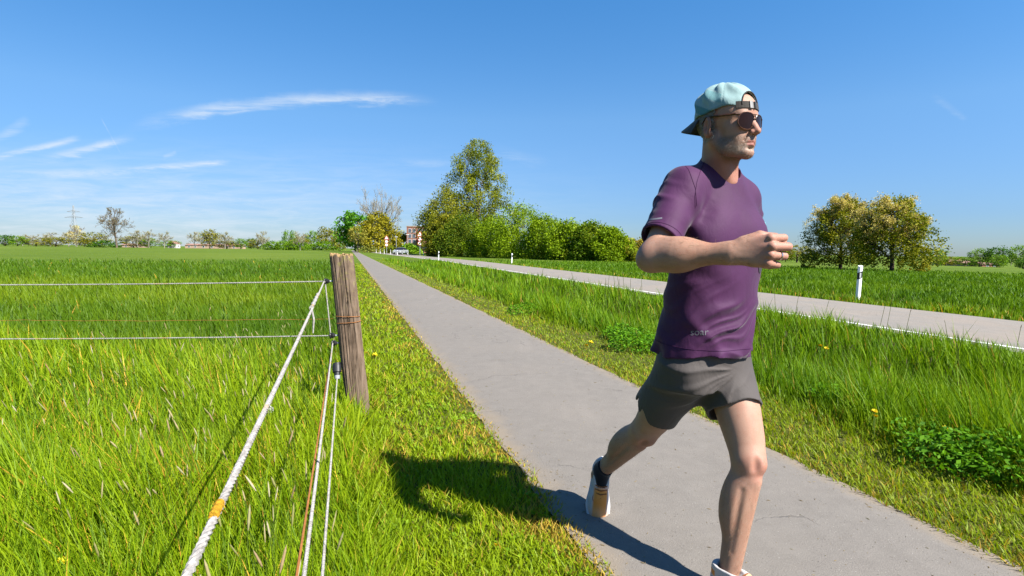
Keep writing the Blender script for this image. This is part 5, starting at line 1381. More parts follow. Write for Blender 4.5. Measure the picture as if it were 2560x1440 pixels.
    # stubble
    jaw = sstep(-0.030, -0.050, z + 0.35 * np.clip(x - 0.09, 0, 1)) * sstep(-0.02, 0.02, x) * (1 - sstep(-0.10, -0.135, z - 0.25 * x))
    jaw = np.maximum(jaw, sstep(0.086, 0.094, x) * (z < -0.044) * (z > -0.058) * (np.abs(y) < 0.03) * 0.9)      # moustache
    lips = (x > 0.083) & (z < -0.0575) & (z > -0.0765) & (np.abs(y) < 0.021)
    side = ((x > -0.012) & (x < 0.012) & (z < 0.03) & (z > -0.05) & (np.abs(y) > 0.045)) * 0.7              # sideburn
    b = np.clip(np.maximum(jaw, side), 0, 1) * (0.50 + 0.16 * rg.random(len(V)))
    chinb = sstep(0.055, 0.075, x) * sstep(-0.06, -0.09, z)
    bc = np.array((0.155, 0.105, 0.075))[None] * (1 - chinb[:, None]) + np.array((0.40, 0.35, 0.29))[None] * chinb[:, None]
    C = C * (1 - b[:, None]) + bc * b[:, None]
    C[lips] = np.array((0.34, 0.14, 0.11))
    add_body(V, F, C)
def arm(sh, el, wr, n0, vox, s_up, scale=1.17):
    """upper arm, forearm and loosely closed fist; n0 = way the back of the hand faces, s_up = index side"""
    hx = unit(wr - el); n = unit(n0 - hx * n0.dot(hx)); up = np.cross(hx, n); up = up * np.sign(up.dot(s_up))
    pts = np.array([sh, el, wr + hx * 0.16]); f = Field(pts.min(0) - 0.10, pts.max(0) + 0.10, vox)
    ua = unit(el - sh)
    f.rc(sh, el, 0.047, 0.043, 0.02)
    nu = unit(n - ua * n.dot(ua)); f.el(sh + (el - sh) * 0.5, (ua, nu, np.cross(ua, nu)), (0.10, 0.045, 0.048), 0.015)
    L = np.linalg.norm(wr - el)
    f.rc(el, el + hx * L * 0.35, 0.043, 0.047, 0.03); f.rc(el + hx * L * 0.3, wr - hx * 0.015, 0.046, 0.0285, 0.03)
    f.el(el + hx * L * 0.26 + up * 0.010, (hx, n, up), (0.10, 0.040, 0.046), 0.03)
    f.el(el - hx * 0.014 + ua * 0.016, (hx, n, up), (0.030, 0.028, 0.026), 0.025)                # elbow point
    f.el(wr + hx * 0.0, (hx, n, up), (0.05, 0.023, 0.032), 0.03)
    f.el(wr - hx * 0.012 - up * 0.020 + n * 0.014, (hx, n, up), (0.011, 0.009, 0.011), 0.014)     # ulna knob
    S = scale
    kn = [(0.088, 0.031, 0.006), (0.092, 0.010, 0.010), (0.087, -0.011, 0.008), (0.079, -0.030, 0.003)]
    K = [wr + S * (hx * a + up * b + n * c) for a, b, c in kn]
    for i, k_ in enumerate(K):
        a = wr + S * (hx * 0.012 + up * (0.014, 0.005, -0.005, -0.014)[i])
        f.rc(a, k_ - hx * 0.004 - n * 0.004, 0.0155 * S, 0.0120 * S, 0.014)
    f.el(wr + S * (hx * 0.05 - n * 0.012 - up * 0.002), (hx, n, up), (0.044 * S, 0.015 * S, 0.036 * S), 0.015)
    for k_ in K: f.el(k_ + n * 0.002, (hx, n, up), (0.011, 0.0105, 0.0095), 0.006)
    ringp = None
    # fingers: proximal, middle, distal; bend away from the back of the hand
    for i, k_ in enumerate(K):
        Ls = [(0.043, 0.026, 0.020), (0.047, 0.030, 0.021), (0.043, 0.027, 0.021), (0.034, 0.021, 0.018)][i]
        Bs = [(60, 150, 228), (54, 146, 226), (58, 150, 228), (64, 154, 230)][i]
        p = k_ - n * 0.002; r0 = (0.0106, 0.0110, 0.0105, 0.0094)[i] * S
        yaw = up * (0.05, 0.01, -0.03, -0.10)[i]
        for j in range(3):
            b = R(Bs[j]); d = unit(hx * math.cos(b) - n * math.sin(b) + yaw * (1 - 0.5 * j)); q = p + d * Ls[j] * S
            f.rc(p, q, r0 * (1, 0.93, 0.86)[j], r0 * (0.95, 0.88, 0.78)[j], 0.0045 if j == 0 else 0.003)
            if i == 2 and j == 0: ringp = (p + (q - p) * 0.62, d, r0)
            p = q
    t0 = wr + S * (hx * 0.022 + up * 0.026 - n * 0.006); t1 = wr + S * (hx * 0.058 + up * 0.041 - n * 0.016); t2 = wr + S * (hx * 0.090 + up * 0.036 - n * 0.026); t3 = wr + S * (hx * 0.108 + up * 0.020 - n * 0.036)
    f.rc(t0, t1, 0.0165 * S, 0.0125 * S, 0.016); f.rc(t1, t2, 0.0118 * S, 0.0105 * S, 0.006); f.rc(t2, t3, 0.0105 * S, 0.0085 * S, 0.004)
    V, F = f.mesh()
    C = np.tile(SKIN, (len(V), 1))
    d = (V - wr) @ hx
    hand_ = sstep(0.03, 0.10, d); C = C * (1 - hand_[:, None] * np.array([-0.03, 0.10, 0.08]))
    de = np.linalg.norm(V - (el - hx * 0.02), axis=1); C = C * (1 - (sstep(0.07, 0.02, de))[:, None] * np.array([0.08, 0.22, 0.2]))
    fa = sstep(-0.22, -0.12, d) * (1 - sstep(-0.05, 0.03, d)); C = C * (1 - fa[:, None] * np.array([0.08, 0.12, 0.16]))
    add_body(V, F, C)
    return ringp
def leg(hip, kn, an, front, vox):
    pts = np.array([hip, kn, an]); f = Field(pts.min(0) - 0.13, pts.max(0) + 0.12, vox)
    th = unit(kn - hip); sh = unit(an - kn)
    ft = unit(front - th * front.dot(th)); fs = unit(front - sh * front.dot(sh)); side = np.cross(sh, fs)
    f.rc(hip + th * 0.05, kn - th * 0.02, 0.080, 0.056, 0.02)
    f.el(hip + (kn - hip) * 0.45 + ft * 0.018, (th, ft, np.cross(th, ft)), (0.18, 0.070, 0.073), 0.03)
    f.el(hip + (kn - hip) * 0.78 + ft * 0.018 - np.cross(th, ft) * 0.026, (th, ft, np.cross(th, ft)), (0.07, 0.036, 0.032), 0.03)
    f.el(kn, (sh, fs, side), (0.055, 0.050, 0.049), 0.03)
    f.el(kn + unit(ft + fs) * 0.040, (unit(th + sh), unit(ft + fs), side), (0.027, 0.020, 0.024), 0.014)     # kneecap
    f.el(kn + sh * 0.052 + fs * 0.030, (sh, fs, side), (0.018, 0.016, 0.016), 0.016)                          # tibia head
    L = np.linalg.norm(an - kn)
    f.rc(kn, an, 0.045, 0.026, 0.02)
    f.rc(kn + sh * 0.06 + fs * 0.018, an + fs * 0.006, 0.029, 0.020, 0.02)                                      # shin edge
    f.el(kn + sh * L * 0.34 - fs * 0.022 + side * 0.014, (sh, fs, side), (0.120, 0.050, 0.044), 0.025)
    f.el(kn + sh * L * 0.30 - fs * 0.020 - side * 0.018, (sh, fs, side), (0.115, 0.043, 0.038), 0.03)
    f.rc(kn + sh * L * 0.6 - fs * 0.028, an - fs * 0.026, 0.020, 0.010, 0.022)                                  # tendon
    for s in (-1, 1):
        f.el(kn + unit(ft + fs) * 0.050 + side * s * 0.034 + sh * 0.006, (sh, fs, side), (0.022, 0.010, 0.008), 0.016, True)   # hollows beside the kneecap
        f.rc(kn + sh * L * 0.22 + fs * 0.020 + side * s * 0.048, kn + sh * L * 0.72 + fs * 0.012 + side * s * 0.040, 0.003, 0.002, 0.02, True)   # groove between shin and calf
    f.rc(kn + sh * L * 0.12 + fs * 0.040, kn + sh * L * 0.85 + fs * 0.026, 0.007, 0.006, 0.016)                   # shin bone
    for s in (-1, 1): f.el(an + side * s * 0.025, (sh, fs, side), (0.016, 0.014, 0.011), 0.012)
    f.rc(an, an + sh * 0.05, 0.029, 0.030, 0.02)
    V, F = f.mesh()
    C = np.tile(SKIN, (len(V), 1))
    dk = np.linalg.norm(V - (kn + unit(ft + fs) * 0.03 + sh * 0.01), axis=1); C = C * (1 - sstep(0.08, 0.02, dk)[:, None] * np.array([0.06, 0.24, 0.24]))
    d = (V - kn) @ sh
    shin = sstep(0.05, 0.15, d); C = C * (1 - shin[:, None] * np.array([0.12, 0.13, 0.16]))
    add_body(V, F, C)
head()
RING = arm(SH_R, EL_R, WR_R, np.array([0.16, -1.0, 0.10]), 0.0023, UP)
arm(SH_L, EL_L, WR_L, np.array([1.0, -0.2, 0.2]), 0.0036, UP)
leg(HIP_L, KN_L, AN_L, unit(FW + np.array([0.15, 0, 0])), 0.004)
leg(HIP_R, KN_R, AN_R, unit(FW * 0.9 - UP * 0.8), 0.004)
def trunk():
    f = Field(HIPC - np.array([0.3, 0.3, 0.2]), NECK + np.array([0.3, 0.3, 0.05]), 0.012)
    f.el(HIPC + tu * 0.02, (tl, tf, tu), (0.15, 0.10, 0.12), 0.05); f.el(HIPC + tu * 0.22, (tl, tf, tu), (0.135, 0.09, 0.22), 0.05); f.el(HIPC + tu * 0.45, (tl, tf, tu), (0.155, 0.10, 0.18), 0.05)
    f.rc(SH_R + tl * 0.03, SH_L - tl * 0.03, 0.032, 0.032, 0.02)
    V, F = f.mesh(); add_body(V, F, np.tile(SKIN, (len(V), 1)))
trunk()
ALLV, ALLF = np.concatenate(BV), np.concatenate(BF)
part('body', ALLV, ALLF, MAT_SKIN, np.concatenate(BC))
def vert_normals(V, F):
    n = np.cross(V[F[:, 2]] - V[F[:, 0]], V[F[:, 3]] - V[F[:, 1]]); N_ = np.zeros_like(V)
    for k in range(4): np.add.at(N_, F[:, k], n)
    return N_ / np.maximum(np.linalg.norm(N_, axis=1, keepdims=True), 1e-12)
ALLN = vert_normals(ALLV, ALLF)
HRG = np.random.default_rng(77)
def strands(name, mask, count, length, width, flow, lift, cols):
    """short hairs rooted on the skin"""
    idx = np.flatnonzero(mask)
    if len(idx) == 0: return
    idx = HRG.choice(idx, count); p = ALLV[idx] + HRG.normal(size=(count, 3)) * 0.0012; nn = ALLN[idx]
    fl = np.broadcast_to(np.asarray(flow, float), (count, 3)); fl = fl - nn * (fl * nn).sum(1, keepdims=True); fl = fl / np.maximum(np.linalg.norm(fl, axis=1, keepdims=True), 1e-6)
    d = fl + nn * lift + HRG.normal(size=(count, 3)) * 0.35; d /= np.linalg.norm(d, axis=1, keepdims=True)
    sd_ = np.cross(d, nn); sd_ /= np.maximum(np.linalg.norm(sd_, axis=1, keepdims=True), 1e-6); L = length * (0.6 + 0.8 * HRG.random(count))[:, None]; w = sd_ * width
    V = np.stack([p - w, p + w, p + d * L * 0.6 + w * 0.6, p + d * L * 0.6 - w * 0.6, p + d * L + fl * L * 0.25], 1).reshape(-1, 3); i = np.arange(count)[:, None] * 5
    fl_ = np.concatenate([i, i + 1, i + 2, i + 3, i + 3, i + 2, i + 4], 1).ravel(); st = np.stack([np.arange(count) * 7, np.arange(count) * 7 + 4], 1).ravel()
    me = np_mesh(name, V, fl_, st, np.repeat(mixc(HRG.random(count), *cols), 5, 0), [MAT_STRAND])
    o = place(name, me, person); o.matrix_parent_inverse = PINV; o['kind'] = 'stuff'
MAT_STRAND = leaf_mat('hair_strands', 0.1, 0.5, 0.3)
_q = ALLV - HEAD; _x = _q @ hf; _y = _q @ hl; _z = _q @ hu; _hd = np.linalg.norm(_q, axis=1) < 0.16
_jaw = _hd & (_z < -0.036) & (_z > -0.112) & (_x > 0.0) & ~((_x > 0.083) & (_z < -0.0575) & (_z > -0.0765) & (np.abs(_y) < 0.021)) & ~((_x > 0.095) & (_z > -0.045))
strands('stubble', _jaw & (_z < -0.045 - 0.25 * np.clip(0.03 - _x, 0, 1)), 3000, 0.0032, 0.0003, -hu, 0.5, [(0.14, 0.09, 0.06), (0.30, 0.24, 0.19), (0.55, 0.50, 0.44)])
strands('side_hair', _hd & (_z < 0.05) & (_z > -0.045) & (_x < 0.006) & (np.abs(_y) > 0.045) & ~((np.abs(_y) > 0.079)), 2200, 0.011, 0.0005, -hf - hu * 0.8, 0.35, [(0.10, 0.085, 0.07), (0.30, 0.27, 0.23), (0.48, 0.45, 0.40)])
for el_, wr_ in ((EL_R, WR_R), (EL_L, WR_L)):
    _h = unit(wr_ - el_); _u = (ALLV - el_) @ _h; _r = np.linalg.norm(ALLV - el_ - _u[:, None] * _h, axis=1)
    strands('arm_hair', (_u > 0.02) & (_u < np.linalg.norm(wr_ - el_) + 0.05) & (_r < 0.07), 1500, 0.013, 0.00022, _h - UP * 0.4, 0.4, [(0.20, 0.12, 0.06), (0.40, 0.27, 0.15)])
for kn_, an_ in ((KN_L, AN_L), (KN_R, AN_R)):
    _h = unit(an_ - kn_); _u = (ALLV - kn_) @ _h; _r = np.linalg.norm(ALLV - kn_ - _u[:, None] * _h, axis=1)
    strands('leg_hair', (_u > 0.05) & (_u < np.linalg.norm(an_ - kn_) - 0.04) & (_r < 0.085), 1500, 0.012, 0.00022, _h, 0.4, [(0.16, 0.10, 0.06), (0.30, 0.20, 0.12)])

# ---- shirt
def stack(x, y, z, tab, p=2.3):
    a = (x - HIPC[0]) * tl[0] + (y - HIPC[1]) * tl[1] + (z - HIPC[2]) * tl[2]; b = (x - HIPC[0]) * tf[0] + (y - HIPC[1]) * tf[1] + (z - HIPC[2]) * tf[2]; t = (x - HIPC[0]) * tu[0] + (y - HIPC[1]) * tu[1] + (z - HIPC[2]) * tu[2]
    T = np.array(tab); fine = np.linspace(T[0, 0], T[-1, 0], 60); k = np.ones(9) / 9
    cols = [np.convolve(np.pad(np.interp(fine, T[:, 0], T[:, c]), 4, mode='edge'), k, 'valid') for c in (1, 2, 3, 4)]
    A = np.interp(t, fine, cols[0]); B = np.interp(t, fine, cols[1]); ob = np.interp(t, fine, cols[2]); oa = np.interp(t, fine, cols[3])
    e_ = (np.abs((a - oa) / A) ** p + np.abs((b - ob) / B) ** p) ** (1 / p)
    return (e_ - 1) * np.minimum(A, B) * 0.92, a, b, t
SH_TAB = [(-0.10, 0.188, 0.142, 0.0, -0.006), (0.0, 0.189, 0.143, 0.0, -0.006), (0.12, 0.182, 0.136, 0.004, -0.004), (0.25, 0.175, 0.127, 0.01, 0.0), (0.38, 0.176, 0.124, 0.012, 0.0), (0.48, 0.172, 0.116, 0.006, 0.0), (0.56, 0.150, 0.098, -0.004, 0.0), (0.615, 0.105, 0.078, -0.012, 0.0), (0.66, 0.075, 0.062, -0.012, 0.0), (0.72, 0.05, 0.05, -0.012, 0.0)]
def crease(v): return (0.5 + 0.5 * np.cos(v)) ** 3 - 0.25
def ridge(v): return 1 - np.abs(np.sin(v)) ** 0.7
SLEEVE_R = SH_R + (EL_R - SH_R) * 0.78; SLEEVE_L = SH_L + (EL_L - SH_L) * 0.74
def shirt_field(x, y, z):
    d, a, b, t = stack(x, y, z, SH_TAB)
    for sh, en in ((SH_R, SLEEVE_R), (SH_L, SLEEVE_L)):
        dv = unit(en - sh)
        s = rcone(x, y, z, sh - dv * 0.0, sh + dv * 0.05, 0.057, 0.064); hh = np.maximum(0.06 - np.abs(d - s), 0) / 0.06; d = np.minimum(d, s) - hh * hh * 0.015
        s = rcone(x, y, z, sh + dv * 0.03, en + dv * 0.06, 0.062, 0.072); hh = np.maximum(0.035 - np.abs(d - s), 0) / 0.035; d = np.minimum(d, s) - hh * hh * 0.035 * 0.25
    # trapezius slope
    s = rcone(x, y, z, NECK + tu * 0.000 - tl * 0.035 - tf * 0.030, SH_R + tu * 0.006, 0.045, 0.054); hh = np.maximum(0.05 - np.abs(d - s), 0) / 0.05; d = np.minimum(d, s) - hh * hh * 0.0125
    s = rcone(x, y, z, NECK + tu * 0.000 + tl * 0.035 - tf * 0.030, SH_L + tu * 0.006, 0.045, 0.052); hh = np.maximum(0.05 - np.abs(d - s), 0) / 0.05; d = np.minimum(d, s) - hh * hh * 0.0125
    # chest
    for s_ in (-1, 1):
        s = ellip(x, y, z, HIPC + tu * 0.44 + tl * 0.07 * s_ + tf * 0.07, (tl, tf, tu), (0.085, 0.055, 0.075)); hh = np.maximum(0.05 - np.abs(d - s), 0) / 0.05; d = np.minimum(d, s) - hh * hh * 0.0125
    # drapery: diagonal pulls low on the trunk, soft ones above, creases round the arm holes
    wob = 0.018 * np.sin(a * 21 + t * 9) + 0.012 * np.sin(t * 31 - a * 13 + b * 11)
    low = np.clip((0.34 - t) / 0.22, 0, 1); low = low * low * (3 - 2 * low)
    w1 = (t * 0.80 - a * 0.55 - b * 0.25 + wob) / 0.060
    w2 = (t * 0.55 + a * 0.75 + b * 0.3 + wob * 1.4) / 0.075
    g1 = 0.5 + 0.5 * np.sin(a * 14 + t * 6 + 1.0)
    d = d - low * (0.0115 * crease(w1 * 4.2) * g1 + 0.008 * crease(w2 * 4.0 + 1.0) * (1 - g1) + 0.0055 * crease(w1 * 9.0 + 2 * np.sin(a * 25)) * g1)
    hemr = np.clip((0.07 - t) / 0.07, 0, 1.6); ang = np.arctan2(b, a)
    d = d - hemr * (0.005 * np.sin(ang * 7 + 0.6) + 0.004 * np.sin(ang * 12 + 2.0))
    d = d - 0.0022 * np.sin((t * 0.7 + a * 0.7 + wob) * 42) * np.clip((t - 0.2) / 0.1, 0, 1)
    for sh, en, sg in ((SH_R, SLEEVE_R, -1), (SH_L, SLEEVE_L, 1)):
        dv = unit(en - sh); u = (x - sh[0]) * dv[0] + (y - sh[1]) * dv[1] + (z - sh[2]) * dv[2]
        r2 = np.sqrt(np.maximum((x - sh[0]) ** 2 + (y - sh[1]) ** 2 + (z - sh[2]) ** 2 - u * u, 0)); near = np.exp(-((u - 0.10) / 0.07) ** 2) * np.clip((0.14 - r2) / 0.05, 0, 1)
        an_ = np.arctan2((x - sh[0]) * tf[0] + (y - sh[1]) * tf[1] + (z - sh[2]) * tf[2], (x - sh[0]) * tl[0] + (y - sh[1]) * tl[1])
        d = d - near * (0.006 * crease((u * 0.9 + 0.040 * np.sin(an_ * 1.5 + 0.5)) / 0.030 * 3.1416 + an_ * 2.2) * (0.5 + 0.5 * np.sin(an_ * 2 + 1)) + 0.004 * np.sin(an_ * 4 + u * 14))
    # raglan seam from collar to arm hole
    return d, a, b, t
def shirt():
    lo = np.minimum.reduce([HIPC - 0.26, SLEEVE_R - 0.12, SLEEVE_L - 0.12]); hi = np.maximum.reduce([NECK + 0.15, HIPC + 0.26, SLEEVE_L + 0.12])
    lo[2] = HIPC[2] - 0.09; hi[2] = NECK[2] + 0.09
    f = Field(lo, hi, 0.0036)
    x, y, z = f.ax[0][:, None, None], f.ax[1][None, :, None], f.ax[2][None, None, :]
    x, y, z = np.broadcast_arrays(x, y, z)
    d, a, b, t = shirt_field(x, y, z)
    hollow = np.full(d.shape, -1.0)
    hem = -(t - 0.018 - 0.035 * a - 0.03 * b - 0.010 * np.sin(np.arctan2(b, a) * 3 + 1.2))
    hollow = np.where(t < 0.05, -(d + 0.0085), hollow)
    cuts = hem
    for sh, en in ((SH_R, SLEEVE_R), (SH_L, SLEEVE_L)):
        dv = unit(en - sh); u = (x - en[0]) * dv[0] + (y - en[1]) * dv[1] + (z - en[2]) * dv[2]
        r2 = np.sqrt(np.maximum((x - en[0]) ** 2 + (y - en[1]) ** 2 + (z - en[2]) ** 2 - u * u, 0))
        near = r2 < 0.095
        cuts = np.maximum(cuts, np.where(near & (u > -0.08), u - 0.02 * ((x - en[0]) * tl[0] + (y - en[1]) * tl[1]) / 0.07, -1))
        hollow = np.where(near & (u > -0.05), -(d + 0.0085), hollow)
    # neck opening, lower at the throat
    nk = rcone(x, y, z, NECK + tu * 0.030 + tf * 0.012, NECK + tu * 0.20 + tf * 0.03, 0.066, 0.066)
    top = (x - NECK[0]) * tu[0] + (y - NECK[1]) * tu[1] + (z - NECK[2]) * tu[2] - 0.036 + 0.62 * np.maximum(((x - NECK[0]) * tf[0] + (y - NECK[1]) * tf[1]), -0.06)
    cuts = np.maximum(cuts, -nk); cuts = np.maximum(cuts, np.where(np.abs(a) < 0.085, top, -1))
    f.D = np.maximum(np.maximum(d, cuts), hollow).astype(np.float32)
    V, F = f.mesh()
    return part('shirt', V, F, MAT_SHIRT), V, F
SHIRT, SV, SF = shirt()
SBVH = BVHTree.FromPolygons([tuple(v) for v in SV], [tuple(q) for q in SF])
def drape(name, pts, faces, org, right, up_, direction, mat, lift=0.0022):
    """lay a flat shape on the shirt along a direction"""
    VV = []
    for u, v in pts:
        p = org + right * u + up_ * v - direction * 0.3
        hit = SBVH.ray_cast(Vector(p), Vector(direction), 0.8)
        q = np.array(hit[0]) - direction * lift if hit[0] is not None else p + direction * 0.3
        VV.append(q)
    return part_py(name, VV, faces, mat)
def text_shape(txt, size):
    cu = bpy.data.curves.new('t', 'FONT'); cu.body = txt; cu.size = size; cu.align_x = 'CENTER'; cu.resolution_u = 3
    to = bpy.data.objects.new('t', cu); COL.objects.link(to)
    me = bpy.data.meshes.new_from_object(to.evaluated_get(bpy.context.evaluated_depsgraph_get()))
    pts = [(v.co.x, v.co.y) for v in me.vertices]; fs = [tuple(p.vertices) for p in me.polygons]
    bpy.data.objects.remove(to); bpy.data.curves.remove(cu); bpy.data.meshes.remove(me)
    return pts, fs
def view_frame(px, py, Y):
    o_ = P(px, py, Y); d = unit(o_ - CP); r_ = unit(np.cross(d, UP)); return o_, d, r_, np.cross(r_, d)
MAT_PRINT = simple_mat('grey_print', (0.20, 0.19, 0.22), 0.5, 0.3, var=0.05)
o_, d_, r_, u_ = view_frame(1748, 838, 1.95)
pts, fs = text_shape('soar', 0.034); logo = drape('shirt_lettering', pts, fs, o_, unit(r_ + u_ * 0.08), u_, d_, MAT_PRINT, 0.0009); logo['label'] = 'small grey lettering soar near the shirt hem'
# oval emblem on the left breast and reflective dash on the right sleeve
ell = [(0, 0)] + [(0.026 * math.cos(i / 20 * 6.2832), 0.050 * math.sin(i / 20 * 6.2832)) for i in range(20)]; ef = [(0, i + 1, (i + 1) % 20 + 1) for i in range(20)]
c_ = HIPC + tu * 0.37 + tl * 0.115 + tf * 0.10; dd = unit(-tf - tl * 0.35)
drape('breast_emblem', ell, ef, c_, unit(np.cross(UP, -dd)), UP, dd, simple_mat('emblem_grey', (0.07, 0.06, 0.075), 0.7, 0.2))['label'] = 'dark grey oval emblem on the left breast'
o_, d_, r_, u_ = view_frame(1638, 547, 1.85)
drape('sleeve_dash', [(-0.022 + 0.0044 * (i % 11), -0.0025 + 0.005 * (i // 11)) for i in range(22)], [(i, i + 1, i + 12, i + 11) for i in range(10)], o_, unit(r_ + u_ * 0.12), u_, d_, MAT_PRINT, 0.0012)
# collar: a soft ring along the neck opening
def collar():
    pts = []
    for i in range(49):
        a = i / 48 * 2 * math.pi; ca, sa = math.cos(a), math.sin(a)
        p = NECK + tl * 0.0685 * sa + tf * (0.012 + 0.0685 * ca) + tu * 0.10
        hit = SBVH.ray_cast(Vector(p), Vector(-tu), 0.3)
        p = np.array(hit[0]) + tu * 0.001 if hit[0] is not None else p - tu * (0.09 + 0.03 * ca)
        pts.append(p)
    pts = np.array(pts[:-1]); pts = sum(np.roll(pts, k, 0) for k in (-2, -1, 0, 1, 2)) / 5; pts = np.concatenate([pts, pts[:2]])
    V, F = sweep(pts, 0.0058, 8, cap=False)
    part_py('collar', V, F, MAT_SHIRT)
# seams: raglan line on the right shoulder, stitching above the hem and the sleeve edge
MAT_SEAM = simple_mat('seam_thread', (0.045, 0.012, 0.048), 0.8, 0.1)
def seam(name, rays, rad=0.0011):
    pts = []
    for p, d in rays:
        hit = SBVH.ray_cast(Vector(p), Vector(d), 1.5)
        if hit[0] is not None: pts.append(np.array(hit[0]) + np.array(hit[1]) * 0.0002)
    if len(pts) > 3:
        V, F = sweep(pts, rad, 5); part_py(name, V, F, MAT_SEAM)
def spline(P_, n):
    P_ = np.array(P_, float); t = np.linspace(0, len(P_) - 1, n); return np.stack([np.interp(t, np.arange(len(P_)), P_[:, k]) for k in range(2)], 1)
seam('raglan_seam', [(CP + unit(ray(u, v)) * 1.2, unit(ray(u, v))) for u, v in spline([(1762, 402), (1752, 425), (1742, 455), (1737, 490), (1738, 520)], 24)])
seam('shoulder_seam', [(CP + unit(ray(u, v)) * 1.2, unit(ray(u, v))) for u, v in spline([(1700, 400), (1722, 425), (1738, 470), (1742, 515)], 20)])
def around(c, ax, e1, e2, R0, a0, a1, n): return [(c + R0 * (math.cos(a) * e1 + math.sin(a) * e2), -(math.cos(a) * e1 + math.sin(a) * e2)) for a in np.linspace(a0, a1, n)]
seam('hem_stitching', around(HIPC + tu * 0.052, tu, tl, tf, 0.4, -0.3, 3.5, 70))
_dv = unit(SLEEVE_R - SH_R); _e1 = unit(np.cross(_dv, UP)); _e2 = np.cross(_dv, _e1)
seam('sleeve_stitching', [(p + (0.14 - 0.14) * d, d) for p, d in around(SLEEVE_R - _dv * 0.022, _dv, _e1, _e2, 0.12, 0, 6.28, 40)])
# turquoise band on the far upper arm
def armband():
    dv = unit(EL_L - SH_L); c = SH_L + dv * 0.16; n1 = unit(np.cross(dv, UP)); n2 = np.cross(dv, n1); V, F = [], []
    for k, (u, r) in enumerate(((-0.03, 0.077), (-0.028, 0.081), (0.028, 0.081), (0.03, 0.077))):
        for i in range(28): a = i / 28 * 6.2832; V.append(c + dv * u + r * (math.cos(a) * n1 + math.sin(a) * n2))
    for k in range(3): F += [(k * 28 + i, k * 28 + (i + 1) % 28, (k + 1) * 28 + (i + 1) % 28, (k + 1) * 28 + i) for i in range(28)]
    part_py('armband', V, F, simple_mat('turquoise_band', (0.25, 0.72, 0.75), 0.5, 0.4))['label'] = 'turquoise band on the far upper arm'
armband()

# ---- shorts
PEL = [(-0.17, 0.165, 0.125, 0.0, 0), (-0.06, 0.176, 0.130, 0.0, 0), (0.04, 0.172, 0.124, 0.0, 0), (0.12, 0.150, 0.108, 0.0, 0)]
def shorts():
    eR = HIP_R + (KN_R - HIP_R) * 0.66; eL = HIP_L + (KN_L - HIP_L) * 0.53
    lo = np.minimum.reduce([eR, eL, HIPC]) - 0.22; hi = np.maximum.reduce([eR, eL, HIPC]) + 0.22; hi[2] = HIPC[2] + 0.07; lo[2] = min(eR[2], eL[2]) - 0.09
    f = Field(lo, hi, 0.004)
    x, y, z = np.broadcast_arrays(f.ax[0][:, None, None], f.ax[1][None, :, None], f.ax[2][None, None, :])
    d, a, b, t = stack(x, y, z, PEL, 2.2)
    d = np.maximum(d, -(t + 0.10))
    hollow = np.full(d.shape, -1.0); cuts = np.full(d.shape, -1.0); legs = []
    for hip, en, r0, r1 in ((HIP_R - UP * 0.04, eR, 0.096, 0.094), (HIP_L - UP * 0.04, eL, 0.097, 0.101)):
        dv = unit(en - hip); legs.append((rcone(x, y, z, hip, en + dv * 0.08, r0, r1), dv, en))
    # legs stay apart below the crotch, so they are blended one after the other with a small radius
    for s, dv, en in legs:
        hh = np.maximum(0.055 - np.abs(d - s), 0) / 0.055; d = np.minimum(d, s) - hh * hh * 0.055 * 0.25
    wob = 0.02 * np.sin(a * 17 + t * 15) + 0.014 * np.sin(t * 37 + b * 19)
    fan = np.arctan2(t + 0.02, -(a - 0.03))                                   # folds fan out from the crotch
    right = np.clip((0.02 - a) / 0.05, 0, 1)
    d = d - right * (0.0075 * ridge(fan * 5.2 + wob * 20) + 0.006 * crease(fan * 17 + wob * 40)) * np.clip(1 - np.abs(t + 0.10) / 0.16, 0, 1) * np.clip((b + 0.06) / 0.06, 0, 1)
    d = d - (1 - right) * (0.0045 * ridge((t * 0.5 - a * 0.85 + wob) / 0.07 * 3.14) + 0.005 * crease((t * 0.35 - a * 0.9 + wob * 0.8) / 0.02)) * np.clip(1 - np.abs(t + 0.13) / 0.14, 0, 1)
    d = d - 0.003 * np.sin(a * 31 + t * 22 + b * 17)
    for s, dv, en in legs:
        u = (x - en[0]) * dv[0] + (y - en[1]) * dv[1] + (z - en[2]) * dv[2]
        near = s < 0.03
        ang = np.arctan2((x - en[0]) * tf[0] + (y - en[1]) * tf[1] + (z - en[2]) * tf[2], (x - en[0]) * tl[0] + (y - en[1]) * tl[1] + (z - en[2]) * tl[2])
        slit = 0.035 * np.exp(-((np.abs(np.abs(ang) - 2.9)) / 0.16) ** 2) if en is eR else 0.0
        cuts = np.maximum(cuts, np.where(near & (u > -0.12), u + slit + 0.004 * np.sin(ang * 4), -1))
        hollow = np.where(near & (u > -0.05), -(d + 0.009), hollow)
    cuts = np.maximum(cuts, t - 0.05)
    f.D = np.maximum(np.maximum(d, cuts), hollow).astype(np.float32)
    V, F = f.mesh()
    return part('shorts', V, F, MAT_SHORTS)
shorts()

